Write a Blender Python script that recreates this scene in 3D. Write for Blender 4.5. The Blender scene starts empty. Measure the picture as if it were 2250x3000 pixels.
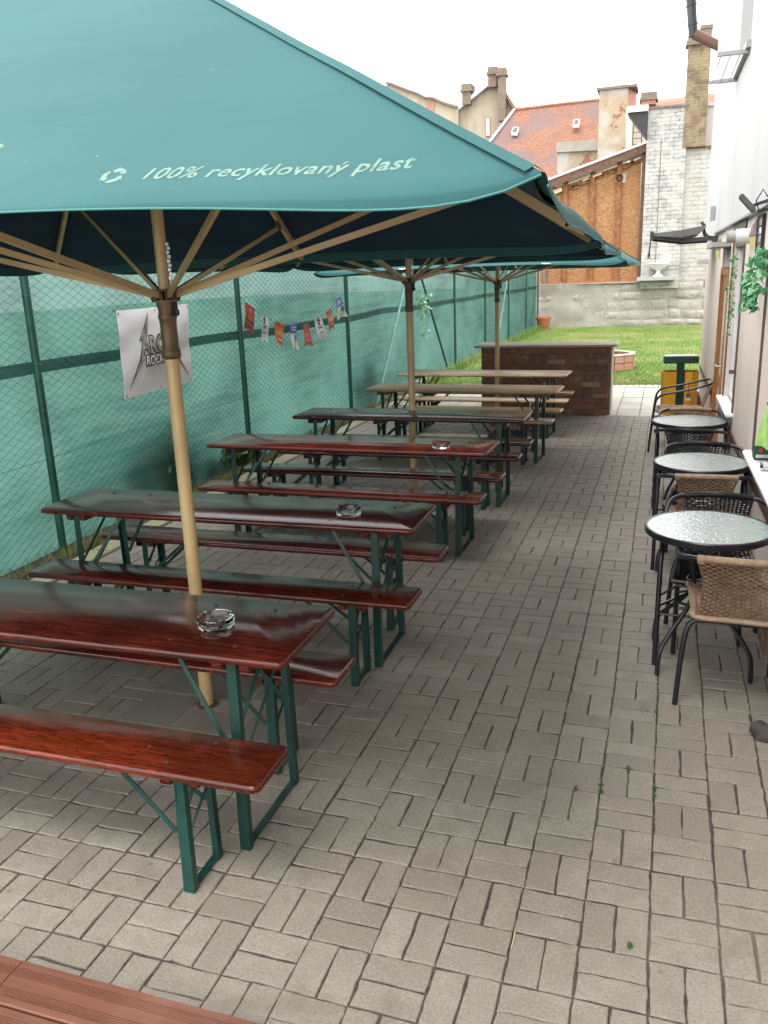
import bpy, bmesh, math, random
from mathutils import Vector, Matrix, noise
R = math.radians
random.seed(7)
S = bpy.context.scene
COL = S.collection

# ------------------------------------------------------------------ camera
F_PX, YAW, PITCH, ROLL = 2455.2, 0.326254, 0.273506, -0.0370515
CAM = Vector((-0.24901, -2.54302, 1.96342))
f_ = Vector((-math.sin(YAW)*math.cos(PITCH), math.cos(YAW)*math.cos(PITCH), -math.sin(PITCH)))
r0 = Vector((math.cos(YAW), math.sin(YAW), 0)); u0 = r0.cross(f_)
r_ = math.cos(ROLL)*r0 + math.sin(ROLL)*u0
u_ = -math.sin(ROLL)*r0 + math.cos(ROLL)*u0
cd = bpy.data.cameras.new("camera"); cam = bpy.data.objects.new("camera", cd); COL.objects.link(cam)
cam.matrix_world = Matrix(((r_.x, u_.x, -f_.x, CAM.x), (r_.y, u_.y, -f_.y, CAM.y), (r_.z, u_.z, -f_.z, CAM.z), (0, 0, 0, 1)))
cd.sensor_fit = 'HORIZONTAL'; cd.sensor_width = 36; cd.lens = F_PX/2250*36
cd.clip_start = 0.05; cd.clip_end = 500
S.camera = cam
S.cycles.diffuse_bounces = 8; S.cycles.max_bounces = 14

# ------------------------------------------------------------------ world, sun, exposure
SUN_EL, SUN_AZ = R(68), R(186)
W = bpy.data.worlds.new("World"); S.world = W; W.use_nodes = True
nt = W.node_tree; nt.nodes.clear()
wo = nt.nodes.new('ShaderNodeOutputWorld'); bg = nt.nodes.new('ShaderNodeBackground')
sky = nt.nodes.new('ShaderNodeTexSky'); sky.sky_type = 'NISHITA'; sky.sun_disc = False
sky.sun_elevation = SUN_EL; sky.sun_rotation = SUN_AZ; sky.dust_density = 5; sky.air_density = 1.2
hs = nt.nodes.new('ShaderNodeHueSaturation'); hs.inputs['Saturation'].default_value = 0.10
# thick bright cloud cover over the clear sky
tc = nt.nodes.new('ShaderNodeTexCoord'); nz = nt.nodes.new('ShaderNodeTexNoise'); nz.inputs['Scale'].default_value = 1.6; nz.inputs['Detail'].default_value = 5
cr = nt.nodes.new('ShaderNodeValToRGB')
cr.color_ramp.elements[0].position = .3; cr.color_ramp.elements[0].color = (11.4, 11.4, 11.5, 1)
cr.color_ramp.elements[1].position = .75; cr.color_ramp.elements[1].color = (15.0, 14.8, 14.6, 1)
mx = nt.nodes.new('ShaderNodeMix'); mx.data_type = 'RGBA'; mx.inputs['Factor'].default_value = 0.75
L = nt.links.new
L(sky.outputs[0], hs.inputs['Color']); L(tc.outputs['Generated'], nz.inputs['Vector']); L(nz.outputs['Fac'], cr.inputs[0])
L(hs.outputs[0], mx.inputs['A']); L(cr.outputs[0], mx.inputs['B'])
L(mx.outputs['Result'], bg.inputs['Color']); bg.inputs['Strength'].default_value = 0.13
L(bg.outputs[0], wo.inputs[0])
sd = bpy.data.lights.new("sun", 'SUN'); sd.energy = 1.0; sd.angle = R(28); sd.color = (1, .96, .9)
so = bpy.data.objects.new("sun", sd); COL.objects.link(so)
sdir = Vector((math.sin(SUN_AZ)*math.cos(SUN_EL), math.cos(SUN_AZ)*math.cos(SUN_EL), math.sin(SUN_EL)))
so.rotation_euler = sdir.to_track_quat('Z', 'Y').to_euler()
S.view_settings.view_transform = 'Standard'; S.view_settings.look = 'None'
S.view_settings.exposure = 1.45; S.view_settings.gamma = 1

# ------------------------------------------------------------------ pixel helpers (1659 px wide photo)
K = 2250/1659
def ray(x, y): return f_ + r_*((x*K-1125)/F_PX) - u_*((y*K-1500)/F_PX)
def at(x, y, Y):
    d = ray(x, y); return CAM + d*((Y-CAM.y)/d.y)
def atz(x, y, z=0):
    d = ray(x, y); return CAM + d*((z-CAM.z)/d.z)

# ------------------------------------------------------------------ mesh builder
class MB:
    def __init__(s): s.v = []; s.f = []; s.m = []; s.mi = 0
    def add(s, vs, fs):
        o = len(s.v); s.v += [tuple(v) for v in vs]; s.f += [tuple(i+o for i in f) for f in fs]; s.m += [s.mi]*len(fs); return s
    def box(s, a, b):
        x0, y0, z0 = a; x1, y1, z1 = b
        return s.add([(x0,y0,z0),(x1,y0,z0),(x1,y1,z0),(x0,y1,z0),(x0,y0,z1),(x1,y0,z1),(x1,y1,z1),(x0,y1,z1)],
                     [(3,2,1,0),(4,5,6,7),(0,1,5,4),(1,2,6,5),(2,3,7,6),(3,0,4,7)])
    def cbox(s, c, d): return s.box((c[0]-d[0]/2, c[1]-d[1]/2, c[2]-d[2]/2), (c[0]+d[0]/2, c[1]+d[1]/2, c[2]+d[2]/2))
    def bar(s, p, q, w, h, up=(0,0,1)):
        p = Vector(p); q = Vector(q); t = (q-p).normalized(); up = Vector(up)
        a = t.cross(up)
        if a.length < 1e-4: a = t.cross(Vector((0,1,0)))
        a.normalize(); b = a.cross(t).normalized(); a *= w/2; b *= h/2
        return s.add([p-a-b,p+a-b,p+a+b,p-a+b,q-a-b,q+a-b,q+a+b,q-a+b], [(0,1,2,3),(7,6,5,4),(0,4,5,1),(1,5,6,2),(2,6,7,3),(3,7,4,0)])
    def tube(s, pts, r, n=8, cap=True, closed=False):
        pts = [Vector(p) for p in pts]; N = len(pts)
        rs = r if isinstance(r, (list, tuple)) else [r]*N
        vs = []; prev = None
        for i, p in enumerate(pts):
            if closed: t = pts[(i+1) % N]-pts[i-1]
            else: t = pts[min(i+1, N-1)]-pts[max(i-1, 0)]
            t.normalize()
            if prev is None:
                a = t.cross(Vector((0,0,1)))
                if a.length < .05: a = t.cross(Vector((0,1,0)))
            else: a = prev - t*prev.dot(t)
            a.normalize(); prev = a; b = t.cross(a)
            for k in range(n):
                an = 2*math.pi*k/n; vs.append(p + (a*math.cos(an)+b*math.sin(an))*rs[i])
        fs = []
        for i in range(N if closed else N-1):
            j = (i+1) % N
            for k in range(n): fs.append((i*n+k, i*n+(k+1) % n, j*n+(k+1) % n, j*n+k))
        if cap and not closed: fs.append(tuple(range(n))[::-1]); fs.append(tuple((N-1)*n+k for k in range(n)))
        return s.add(vs, fs)
    def lathe(s, prof, c=(0,0,0), n=32):
        vs = []; fs = []
        for (r, z) in prof:
            for k in range(n):
                a = 2*math.pi*k/n; vs.append((c[0]+r*math.cos(a), c[1]+r*math.sin(a), c[2]+z))
        for i in range(len(prof)-1):
            for k in range(n): fs.append((i*n+k, i*n+(k+1) % n, (i+1)*n+(k+1) % n, (i+1)*n+k))
        fs.append(tuple(range(n))[::-1]); fs.append(tuple((len(prof)-1)*n+k for k in range(n)))
        return s.add(vs, fs)
    def prism(s, poly, d):
        """poly: list of 3D points (planar), d: extrusion vector"""
        n = len(poly); P = [Vector(p) for p in poly]; d = Vector(d)
        fs = [tuple(range(n)), tuple(range(n, 2*n))[::-1]] + [(i, i+n, (i+1) % n+n, (i+1) % n) for i in range(n)]
        return s.add(P+[p+d for p in P], fs)
    def quad(s, *p): return s.add(p, [tuple(range(len(p)))])
    def build(s, name, mats, parent=None, smooth=False, bevel=0, loc=None, seg=2, fix=True):
        me = bpy.data.meshes.new(name)
        vv = s.v if loc is None or parent is not None else [(a-loc[0], b-loc[1], c-loc[2]) for a, b, c in s.v]
        me.from_pydata(vv, [], s.f)
        if not isinstance(mats, (list, tuple)): mats = [mats]
        for m in mats: me.materials.append(m)
        if len(mats) > 1: me.polygons.foreach_set('material_index', s.m)
        if bevel or fix:
            bm = bmesh.new(); bm.from_mesh(me)
            if fix and len(s.f) < 60000: bmesh.ops.recalc_face_normals(bm, faces=bm.faces)
            if bevel: bmesh.ops.bevel(bm, geom=[e for e in bm.edges if len(e.link_faces) == 2 and e.calc_face_angle(0) > .5], offset=bevel, segments=seg, affect='EDGES', clamp_overlap=True)
            bm.to_mesh(me); bm.free()
        if smooth:
            me.polygons.foreach_set('use_smooth', [True]*len(me.polygons))
            me.set_sharp_from_angle(angle=R(40))
        o = bpy.data.objects.new(name, me); COL.objects.link(o)
        if parent is not None: o.parent = parent
        elif loc is not None: o.location = loc
        return o
def tag(o, label=None, cat=None, group=None, kind=None):
    if label: o['label'] = label
    if cat: o['category'] = cat
    if group: o['group'] = group
    if kind: o['kind'] = kind
    return o
def empty(name, label, cat, loc=(0,0,0), rz=0, group=None):
    o = bpy.data.objects.new(name, None); COL.objects.link(o); o.location = loc; o.rotation_euler = (0, 0, rz)
    o.empty_display_size = .1
    return tag(o, label, cat, group)
def copy_tree(root, label, loc, rz=0):
    r = root.copy(); COL.objects.link(r); r.location = loc; r.rotation_euler = (0, 0, rz); r['label'] = label
    for ch in list(root.children):
        c = ch.copy(); COL.objects.link(c); c.parent = r
        for g in list(ch.children):
            d = g.copy(); COL.objects.link(d); d.parent = c
    return r
def struct(o): o['kind'] = 'structure'; return o
def hermite(pts, n):
    """smooth polyline through pts"""
    P = [Vector(p) for p in pts]; out = []
    for i in range(len(P)-1):
        a = P[max(i-1, 0)]; b = P[i]; c = P[i+1]; d = P[min(i+2, len(P)-1)]
        for k in range(n):
            t = k/n
            out.append(.5*((2*b)+(c-a)*t+(2*a-5*b+4*c-d)*t*t+(3*b-a-3*c+d)*t**3))
    out.append(P[-1]); return out

# ------------------------------------------------------------------ materials
class NT:
    def __init__(s, name):
        s.mat = bpy.data.materials.new(name); s.mat.use_nodes = True; s.t = s.mat.node_tree; s.t.nodes.clear()
        s.out = s.n('ShaderNodeOutputMaterial'); s.b = s.n('ShaderNodeBsdfPrincipled'); s.l(s.b.outputs[0], s.out.inputs[0])
        s.tc = s.n('ShaderNodeTexCoord')
    def n(s, t, **k):
        x = s.t.nodes.new(t)
        for a, v in k.items(): setattr(x, a, v)
        return x
    def l(s, a, b): s.t.links.new(a, b)
    def co(s, scale=(1,1,1), rot=(0,0,0), rnd=False, src='Object'):
        m = s.n('ShaderNodeMapping'); m.inputs['Scale'].default_value = scale; m.inputs['Rotation'].default_value = rot
        s.l(s.tc.outputs[src], m.inputs[0])
        if rnd:
            oi = s.n('ShaderNodeObjectInfo'); mu = s.n('ShaderNodeMath', operation='MULTIPLY'); mu.inputs[1].default_value = 37
            s.l(oi.outputs['Random'], mu.inputs[0]); s.l(mu.outputs[0], m.inputs['Location'])
        return m.outputs[0]
    def noise(s, vec, scale, detail=4, rough=.55, dist=0):
        x = s.n('ShaderNodeTexNoise'); x.inputs['Scale'].default_value = scale; x.inputs['Detail'].default_value = detail
        x.inputs['Roughness'].default_value = rough; x.inputs['Distortion'].default_value = dist; s.l(vec, x.inputs['Vector']); return x.outputs['Fac']
    def ramp(s, fac, stops, interp='LINEAR'):
        x = s.n('ShaderNodeValToRGB'); x.color_ramp.interpolation = interp; e = x.color_ramp.elements
        while len(e) < len(stops): e.new(.5)
        for i, (p, c) in enumerate(stops):
            e[i].position = p; e[i].color = (c, c, c, 1) if isinstance(c, (int, float)) else (*c, 1)
        s.l(fac, x.inputs[0]); return x.outputs[0]
    def mix(s, fac, a, b, bt='MIX'):
        x = s.n('ShaderNodeMix', data_type='RGBA', blend_type=bt)
        for k, v in (('Factor', fac), ('A', a), ('B', b)):
            if isinstance(v, bpy.types.NodeSocket): s.l(v, x.inputs[k])
            elif k == 'Factor': x.inputs[k].default_value = v
            else: x.inputs[k].default_value = (*v, 1) if len(v) == 3 else v
        return x.outputs['Result']
    def math(s, op, a, b=0.0, clamp=False):
        x = s.n('ShaderNodeMath', operation=op, use_clamp=clamp)
        for i, v in enumerate((a, b)):
            if isinstance(v, bpy.types.NodeSocket): s.l(v, x.inputs[i])
            else: x.inputs[i].default_value = v
        return x.outputs[0]
    def bump(s, h, strength=.3, dist=.01, prev=None):
        x = s.n('ShaderNodeBump'); x.inputs['Strength'].default_value = strength; x.inputs['Distance'].default_value = dist
        s.l(h, x.inputs['Height'])
        if prev is not None: s.l(prev, x.inputs['Normal'])
        s.l(x.outputs[0], s.b.inputs['Normal']); return x.outputs[0]
    def col(s, c):
        if isinstance(c, bpy.types.NodeSocket): s.l(c, s.b.inputs['Base Color'])
        else: s.b.inputs['Base Color'].default_value = (*c, 1)
    def set(s, **k):
        for a, v in k.items():
            i = s.b.inputs[a.replace('_', ' ')]
            if isinstance(v, bpy.types.NodeSocket): s.l(v, i)
            else: i.default_value = v
        return s
def simple(name, c, rough=.5, metal=0, var=.25, scale=8, bump=.1, bd=.003, c2=None, spec=.5, coat=0):
    m = NT(name); v = m.co(rnd=True)
    f = m.noise(v, scale, 5)
    d = c2 or tuple(x*(1-var) for x in c)
    m.col(m.mix(m.ramp(f, [(.35, 0.), (.65, 1.)]), c, d))
    m.set(Roughness=rough, Metallic=metal, Specular_IOR_Level=spec, Coat_Weight=coat)
    g = m.noise(v, scale*12, 4); m.bump(g, bump, bd)
    m.l(m.math('ADD', m.math('MULTIPLY', f, .2), rough-.1), m.b.inputs['Roughness'])
    return m.mat

M = {}
# --- paving bricks: weathered grey-beige concrete, colour per brick from an attribute
m = NT('paver'); v = m.co()
at_ = m.n('ShaderNodeAttribute', attribute_name='tone')
base = m.ramp(at_.outputs['Fac'], [(0, (.19,.170,.139)), (.5, (.238,.213,.176)), (1, (.275,.250,.210))])
big = m.noise(v, .8, 5, .6); med = m.noise(v, 11, 6, .7); fine = m.noise(v, 120, 4, .75); grit = m.noise(v, 55, 5, .7)
c = m.mix(m.ramp(big, [(.38, 0.), (.68, .6)]), base, (.275,.25,.212))
c = m.mix(m.ramp(med, [(.42, .5), (.6, 0.)]), c, (.19,.17,.14))
c = m.mix(m.ramp(fine, [(.36, .5), (.5, 0.)]), c, (.10,.09,.075))
c = m.mix(m.ramp(fine, [(.56, 0.), (.70, .5)]), c, (.40,.38,.34))
spots = m.n('ShaderNodeTexVoronoi'); spots.inputs['Scale'].default_value = 5.5; m.l(v, spots.inputs['Vector'])
c = m.mix(m.ramp(spots.outputs['Distance'], [(.03, .55), (.07, 0.)]), c, (.07,.062,.052))
c = m.mix(m.ramp(m.noise(v, 2.7, 7, .72, .8), [(.56, 0.), (.70, .55)]), c, (.125,.112,.093))
c = m.mix(m.ramp(m.noise(v, 17, 5, .7), [(.60, 0.), (.72, .45)]), c, (.13,.12,.10))
m.col(c); m.set(Roughness=m.ramp(med, [(.3, .58), (.7, .8)]), Specular_IOR_Level=.5)
b1 = m.bump(grit, .5, .004); m.bump(fine, .5, .002, b1)
M['paver'] = m.mat
m = NT('joint_soil'); v = m.co()
f1 = m.noise(v, 2.3, 5); f2 = m.noise(v, 60, 4)
c = m.mix(m.ramp(f2, [(.35, 0.), (.65, 1.)]), (.035,.029,.024), (.075,.064,.052))
c = m.mix(m.ramp(f1, [(.55, 0.), (.7, .5)]), c, (.035,.05,.015)); c = m.mix(m.ramp(m.noise(v, 1.4, 4), [(.52, 0.), (.66, .45)]), c, (.20,.17,.135))
m.col(c); m.set(Roughness=.95); m.bump(f2, .6, .006); M['soil'] = m.mat
def concrete(name, a, b, sc=3, bump=.3, dirt=(.12,.11,.09)):
    m = NT(name); v = m.co()
    f1 = m.noise(v, sc, 6, .6); f2 = m.noise(v, 45, 5, .7)
    c = m.mix(m.ramp(f1, [(.3, 0.), (.7, 1.)]), a, b); c = m.mix(m.ramp(f2, [(.3, .4), (.45, 0.)]), c, dirt)
    m.col(c); m.set(Roughness=.85); m.bump(f2, bump, .004); return m.mat
M['slab'] = concrete('pale_slab', (.33,.31,.27), (.42,.40,.36))
M['slab_dark'] = concrete('worn_slab', (.17,.155,.13), (.22,.20,.17))
M['mortar'] = concrete('sandy_mortar', (.33,.28,.21), (.24,.21,.16), 9)
M['kerb'] = concrete('kerb_concrete', (.36,.34,.25), (.26,.26,.16), 2)
M['cap'] = concrete('capstone', (.52,.45,.36), (.42,.37,.30), 6)
# --- woods
def varnish(name, c1, c2, dark, edge, rough=.13, wear=.0, streak=None, coat=.0):
    m = NT(name); v = m.co((.7, 9, 9), rnd=True); v2 = m.co((1, 1, 1), rnd=True)
    g = m.noise(v, 7, 7, .65, .6); g2 = m.noise(v, 32, 5, .7); big = m.noise(v2, 2.2, 4)
    c = m.mix(m.ramp(g, [(.38, 0.), (.60, 1.)]), c1, c2)
    c = m.mix(m.ramp(g2, [(.38, .9), (.50, 0.)]), c, dark)
    kn = m.n('ShaderNodeTexVoronoi'); kn.inputs['Scale'].default_value = 1.6; m.l(m.co((.55, 2.2, 2), rnd=True), kn.inputs['Vector'])
    c = m.mix(m.ramp(kn.outputs['Distance'], [(.03, .9), (.16, 0.)]), c, tuple(x*.5 for x in dark))
    c = m.mix(m.ramp(big, [(.42, 0.), (.62, .6)]), c, dark)
    # worn through at the rim
    ge = m.n('ShaderNodeNewGeometry'); sp = m.n('ShaderNodeSeparateXYZ'); m.l(ge.outputs['True Normal'], sp.inputs[0])
    side = m.math('LESS_THAN', m.math('ABSOLUTE', sp.outputs['Z']), .8)
    wn = m.ramp(m.noise(v2, 14, 6, .7), [(.60, 0.), (.68, 1.)])
    c = m.mix(m.math('MULTIPLY', side, wn), c, edge)
    if wear:
        c = m.mix(m.ramp(m.noise(m.co((.35, 3.5, 3), rnd=True), 5, 7, .75), [(.56, 0.), (.66, wear)]), c, streak or edge)
    m.col(c); m.set(Roughness=m.ramp(m.noise(v2, 5, 5, .65), [(.3, rough), (.7, rough+.05)]), Coat_Weight=coat, Coat_Roughness=.08, Specular_IOR_Level=.42)
    b = m.bump(g2, .10, .0015); m.bump(m.noise(m.co((.8, 4, 4), rnd=True), 6, 3), .05, .004, b)
    return m.mat
M['red_wood'] = varnish('red_brown_varnish', (.165,.026,.012), (.060,.011,.006), (.018,.0045,.0035), (.16,.045,.02))
M['red_wood_bright'] = varnish('bright_red_brown_varnish', (.20,.032,.010), (.085,.013,.005), (.020,.005,.003), (.20,.06,.02))
M['dark_wood'] = varnish('dark_peeling_varnish', (.075,.02,.012), (.035,.012,.009), (.013,.006,.005), (.25,.13,.07), .2, .75, (.30,.20,.15))
M['pale_wood'] = varnish('weathered_pale_wood', (.52,.38,.20), (.40,.28,.14), (.24,.16,.09), (.16,.08,.03), .3, .6, (.42,.34,.24), 0)
M['yellow_wood'] = varnish('honey_wood', (.55,.33,.10), (.45,.26,.08), (.30,.17,.06), (.3,.15,.05), .3, 0, None, .25)
M['door_wood'] = varnish('orange_door_wood', (.50,.21,.06), (.38,.15,.04), (.22,.08,.02), (.4,.2,.06), .35, 0, None, .2)
M['green_steel'] = simple('green_painted_steel', (.008,.052,.042), .38, 0, .45, 6, .12, .002)
M['post_green'] = simple('green_coated_post', (.012,.085,.06), .35, 0, .4, 5, .1, .002)
M['wire'] = simple('green_wire', (.005,.030,.025), .45, 0, .3, 4, 0, .001)
M['galv_green'] = simple('pale_green_pipe', (.10,.23,.19), .35, .2, .3, 4, .1)
M['gold'] = simple('gold_anodised', (.58,.42,.21), .38, .12, .18, 3, .04)
M['bronze'] = simple('bronze_casting', (.15,.098,.055), .42, .35, .3, 6, .1)
M['steel'] = simple('bare_steel', (.5,.5,.5), .3, .9, .2, 8, .05)
M['bolt'] = simple('dull_bolt', (.16,.10,.08), .45, .6, .3, 20, .1)
M['black'] = simple('black_tube', (.012,.013,.018), .33, 0, .3, 6, .06, .001)
M['black_plastic'] = simple('black_plastic', (.015,.015,.017), .5, 0, .3, 6, .1, .001)
M['charcoal'] = simple('charcoal_powder_coat', (.05,.052,.05), .5, 0, .3, 6, .1, .001)
M['grey_fabric'] = simple('grey_awning_fabric', (.15,.15,.14), .85, 0, .2, 10, .2, .001)
M['white_plastic'] = simple('white_plastic', (.66,.66,.64), .4, 0, .08, 5, .03)
M['grey_plastic'] = simple('grey_plastic', (.33,.32,.31), .5, 0, .1, 5, .05)
M['brown_plastic'] = simple('brown_cap', (.14,.085,.07), .45, 0, .2, 5, .05)
M['brown_trim'] = simple('brown_trim_paint', (.115,.065,.05), .5, 0, .2, 5, .1)
M['brown_pipe'] = simple('brown_drainpipe', (.17,.085,.06), .5, 0, .2, 4, .05)
M['dark_pipe'] = simple('dark_drainpipe', (.045,.05,.055), .5, .2, .2, 4, .05)
M['yellow'] = simple('yellow_bin_paint', (.66,.31,.015), .42, 0, .15, 5, .06)
M['terracotta'] = simple('terracotta', (.40,.12,.055), .8, 0, .25, 9, .2)
M['red_plastic'] = simple('red_plastic', (.55,.04,.03), .4, 0, .1, 5, .05)
M['stone'] = simple('dark_stone', (.075,.066,.062), .85, 0, .45, 14, .6, .01)
M['white_paint'] = simple('white_paint', (.72,.72,.73), .45, 0, .08, 4, .05)
M['cream'] = simple('cream_render', (.50,.46,.38), .85, 0, .12, 2, .2)
M['rattan'] = simple('brown_rattan', (.23,.14,.08), .5, 0, .5, 28, .3, .002)
M['rattan_light'] = simple('tan_rattan_wrap', (.34,.235,.15), .45, 0, .3, 40, .3, .002)
M['rattan_black'] = simple('black_rattan', (.012,.012,.015), .32, 0, .3, 28, .2, .001)
M['grey_metal_roof'] = simple('grey_sheet_roof', (.40,.42,.46), .45, .3, .15, 2, .05)
M['timber_brown'] = simple('stained_timber', (.13,.06,.038), .75, 0, .4, 8, .3)
M['timber_grey'] = simple('grey_timber', (.17,.135,.125), .75, 0, .4, 6, .3)
M['rust'] = simple('rusty_batten', (.26,.10,.04), .85, 0, .5, 8, .5)
M['foam'] = simple('yellow_foam', (.62,.54,.32), .9, 0, .2, 9, .4)
M['leather'] = simple('towel_green', (.36,.62,.16), .9, 0, .25, 24, .6, .004)
M['mint_leaf'] = simple('pale_leaf', (.20,.42,.27), .5, 0, .45, 9, .1)
M['green_leaf'] = simple('green_leaf', (.03,.19,.07), .42, 0, .5, 12, .1, c2=(.09,.30,.12))
M['bush_leaf'] = simple('bush_leaf', (.06,.15,.03), .6, 0, .5, 3, .1, c2=(.075,.13,.03))
M['weed'] = simple('weed', (.09,.16,.025), .6, 0, .5, 7, .1, c2=(.22,.20,.08))
M['moss'] = simple('moss', (.05,.15,.015), .8, 0, .5, 30, .5)
# --- glass
def glass(name, c=(1,1,1), rough=0.02):
    m = NT(name); m.col(c); m.set(Roughness=rough, Transmission_Weight=1, IOR=1.38); return m.mat
M['glass'] = glass('clear_glass', (.97,1,.985))
m = NT('hammered_glass'); v = m.co(rnd=True)
h = m.noise(v, 60, 2, .5, 1.0)
m.col((.29,.36,.37)); m.set(Roughness=.09, Specular_IOR_Level=.9, Coat_Weight=1.0, Coat_Roughness=.04)
bp = m.bump(h, .38, .006); m.l(bp, m.b.inputs['Coat Normal']); M['hammered'] = m.mat
m = NT('window_pane'); v = m.co()
m.col(m.mix(m.ramp(m.noise(v, 2, 3), [(.3, 0.), (.7, 1.)]), (.30,.31,.335), (.37,.375,.40))); m.set(Roughness=.12, Coat_Weight=.6, Coat_Roughness=.03); M['pane'] = m.mat
m = NT('leaded_pane'); m.col((.33,.37,.47)); m.set(Roughness=.12, Coat_Weight=.5); M['leaded'] = m.mat
# --- canopy fabric
def fabric(name, c, c2, trans=0.0):
    m = NT(name); v = m.co(rnd=True)
    f = m.noise(v, 1.3, 4, .6); w = m.noise(m.co((1, 2.5, 1), rnd=True), 1.6, 3, .5, .5); sp = m.n('ShaderNodeTexVoronoi'); sp.inputs['Scale'].default_value = 7; m.l(v, sp.inputs['Vector'])
    col = m.mix(m.ramp(f, [(.35, 0.), (.65, 1.)]), c, c2)
    col = m.mix(m.ramp(sp.outputs['Distance'], [(.012, .6), (.022, 0.)]), col, (.25,.36,.34))
    m.col(col); m.set(Roughness=.8, Sheen_Weight=.0, Specular_IOR_Level=.25)
    b = m.bump(m.noise(v, 400, 2), .1, .001); m.bump(w, .35, .02, b)
    if trans:
        tr = m.n('ShaderNodeBsdfTranslucent'); m.l(col, tr.inputs['Color'])
        ms = m.n('ShaderNodeMixShader'); ms.inputs[0].default_value = trans
        m.l(m.b.outputs[0], ms.inputs[1]); m.l(tr.outputs[0], ms.inputs[2]); m.l(ms.outputs[0], m.out.inputs[0])
    return m.mat
M['canopy'] = fabric('teal_canvas', (.024,.090,.094), (.028,.101,.104))
M['shaded_underside'] = simple('shade_navy_canvas', (.006,.034,.066), .9, 0, .2, 4, .1)  # same canvas seen from below, its shade painted in as dark navy
M['seam'] = simple('pale_teal_hem', (.05,.19,.185), .8, 0, .1, 4, .1)
M['print'] = simple('pale_print', (.16,.265,.215), .85, 0, .35, 50, .1)
# --- shade net: translucent woven green cloth with a little see-through
def net(name, c, c2, trans, thru):
    m = NT(name); v = m.co((1, .35, 6)); g = m.noise(v, 2.2, 6, .65, .8); g2 = m.noise(m.co((1, .8, 1)), .9, 4, .6)
    col = m.mix(m.ramp(g, [(.36, 0.), (.62, 1.)]), c, c2); col = m.mix(m.ramp(g2, [(.42, 0.), (.62, .6)]), col, tuple(x*1.5 for x in c2))
    m.col(col); m.set(Roughness=.7, Specular_IOR_Level=.3)
    m.bump(m.noise(m.co((1, .8, 6)), 2.2, 4), .35, .04)
    tr = m.n('ShaderNodeBsdfTranslucent'); m.l(col, tr.inputs['Color'])
    tp = m.n('ShaderNodeBsdfTransparent')
    a = m.n('ShaderNodeMixShader'); a.inputs[0].default_value = trans; b = m.n('ShaderNodeMixShader'); b.inputs[0].default_value = thru
    m.l(m.b.outputs[0], a.inputs[1]); m.l(tr.outputs[0], a.inputs[2]); m.l(a.outputs[0], b.inputs[1]); m.l(tp.outputs[0], b.inputs[2]); m.l(b.outputs[0], m.out.inputs[0])
    return m.mat
M['net'] = net('green_shade_net', (.045,.14,.118), (.092,.21,.178), .62, .045)
M['net_band'] = net('doubled_shade_net', (.05,.125,.11), (.065,.155,.135), .55, .03)
# --- walls
def render_wall(name, a, b, c, streaks=True):
    m = NT(name); v = m.co(); f = m.noise(v, .9, 6, .65); f2 = m.noise(m.co((1, 1, .22)), 2.2, 5, .65)
    col = m.mix(m.ramp(f, [(.35, 0.), (.65, 1.)]), a, b); col = m.mix(m.ramp(f2, [(.5, 0.), (.72, .6)]), col, c)
    m.col(col); m.set(Roughness=.88); g = m.noise(v, 26, 5, .7); m.bump(g, .25, .006); return m.mat
M['pink_render'] = render_wall('pale_beige_render', (.60,.515,.455), (.66,.57,.50), (.52,.45,.40))
M['white_render'] = render_wall('white_plaster', (.44,.435,.425), (.50,.49,.48), (.33,.33,.34))
M['reveal'] = render_wall('grey_reveal', (.36,.345,.34), (.42,.40,.39), (.32,.31,.30))
M['beige_render'] = render_wall('stained_beige_render', (.29,.24,.175), (.345,.295,.225), (.17,.145,.12))
M['patchy_render'] = None
m = NT('old_render_with_bare_brick'); v = m.co(); f = m.noise(v, .95, 6, .6); fr = m.noise(v, 14, 5, .7)
col = m.mix(m.ramp(f, [(.35, 0.), (.5, 1.)]), (.38,.365,.33), (.30,.235,.155))
col = m.mix(m.ramp(f, [(.56, 0.), (.58, 1.)]), col, (.26,.10,.06)); col = m.mix(m.ramp(fr, [(.3, .5), (.45, 0.)]), col, (.3,.27,.22))
m.col(col); m.set(Roughness=.9); m.bump(m.ramp(f, [(.55, 1.), (.59, 0.)]), .7, .05); M['patchy_render'] = m.mat
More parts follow.
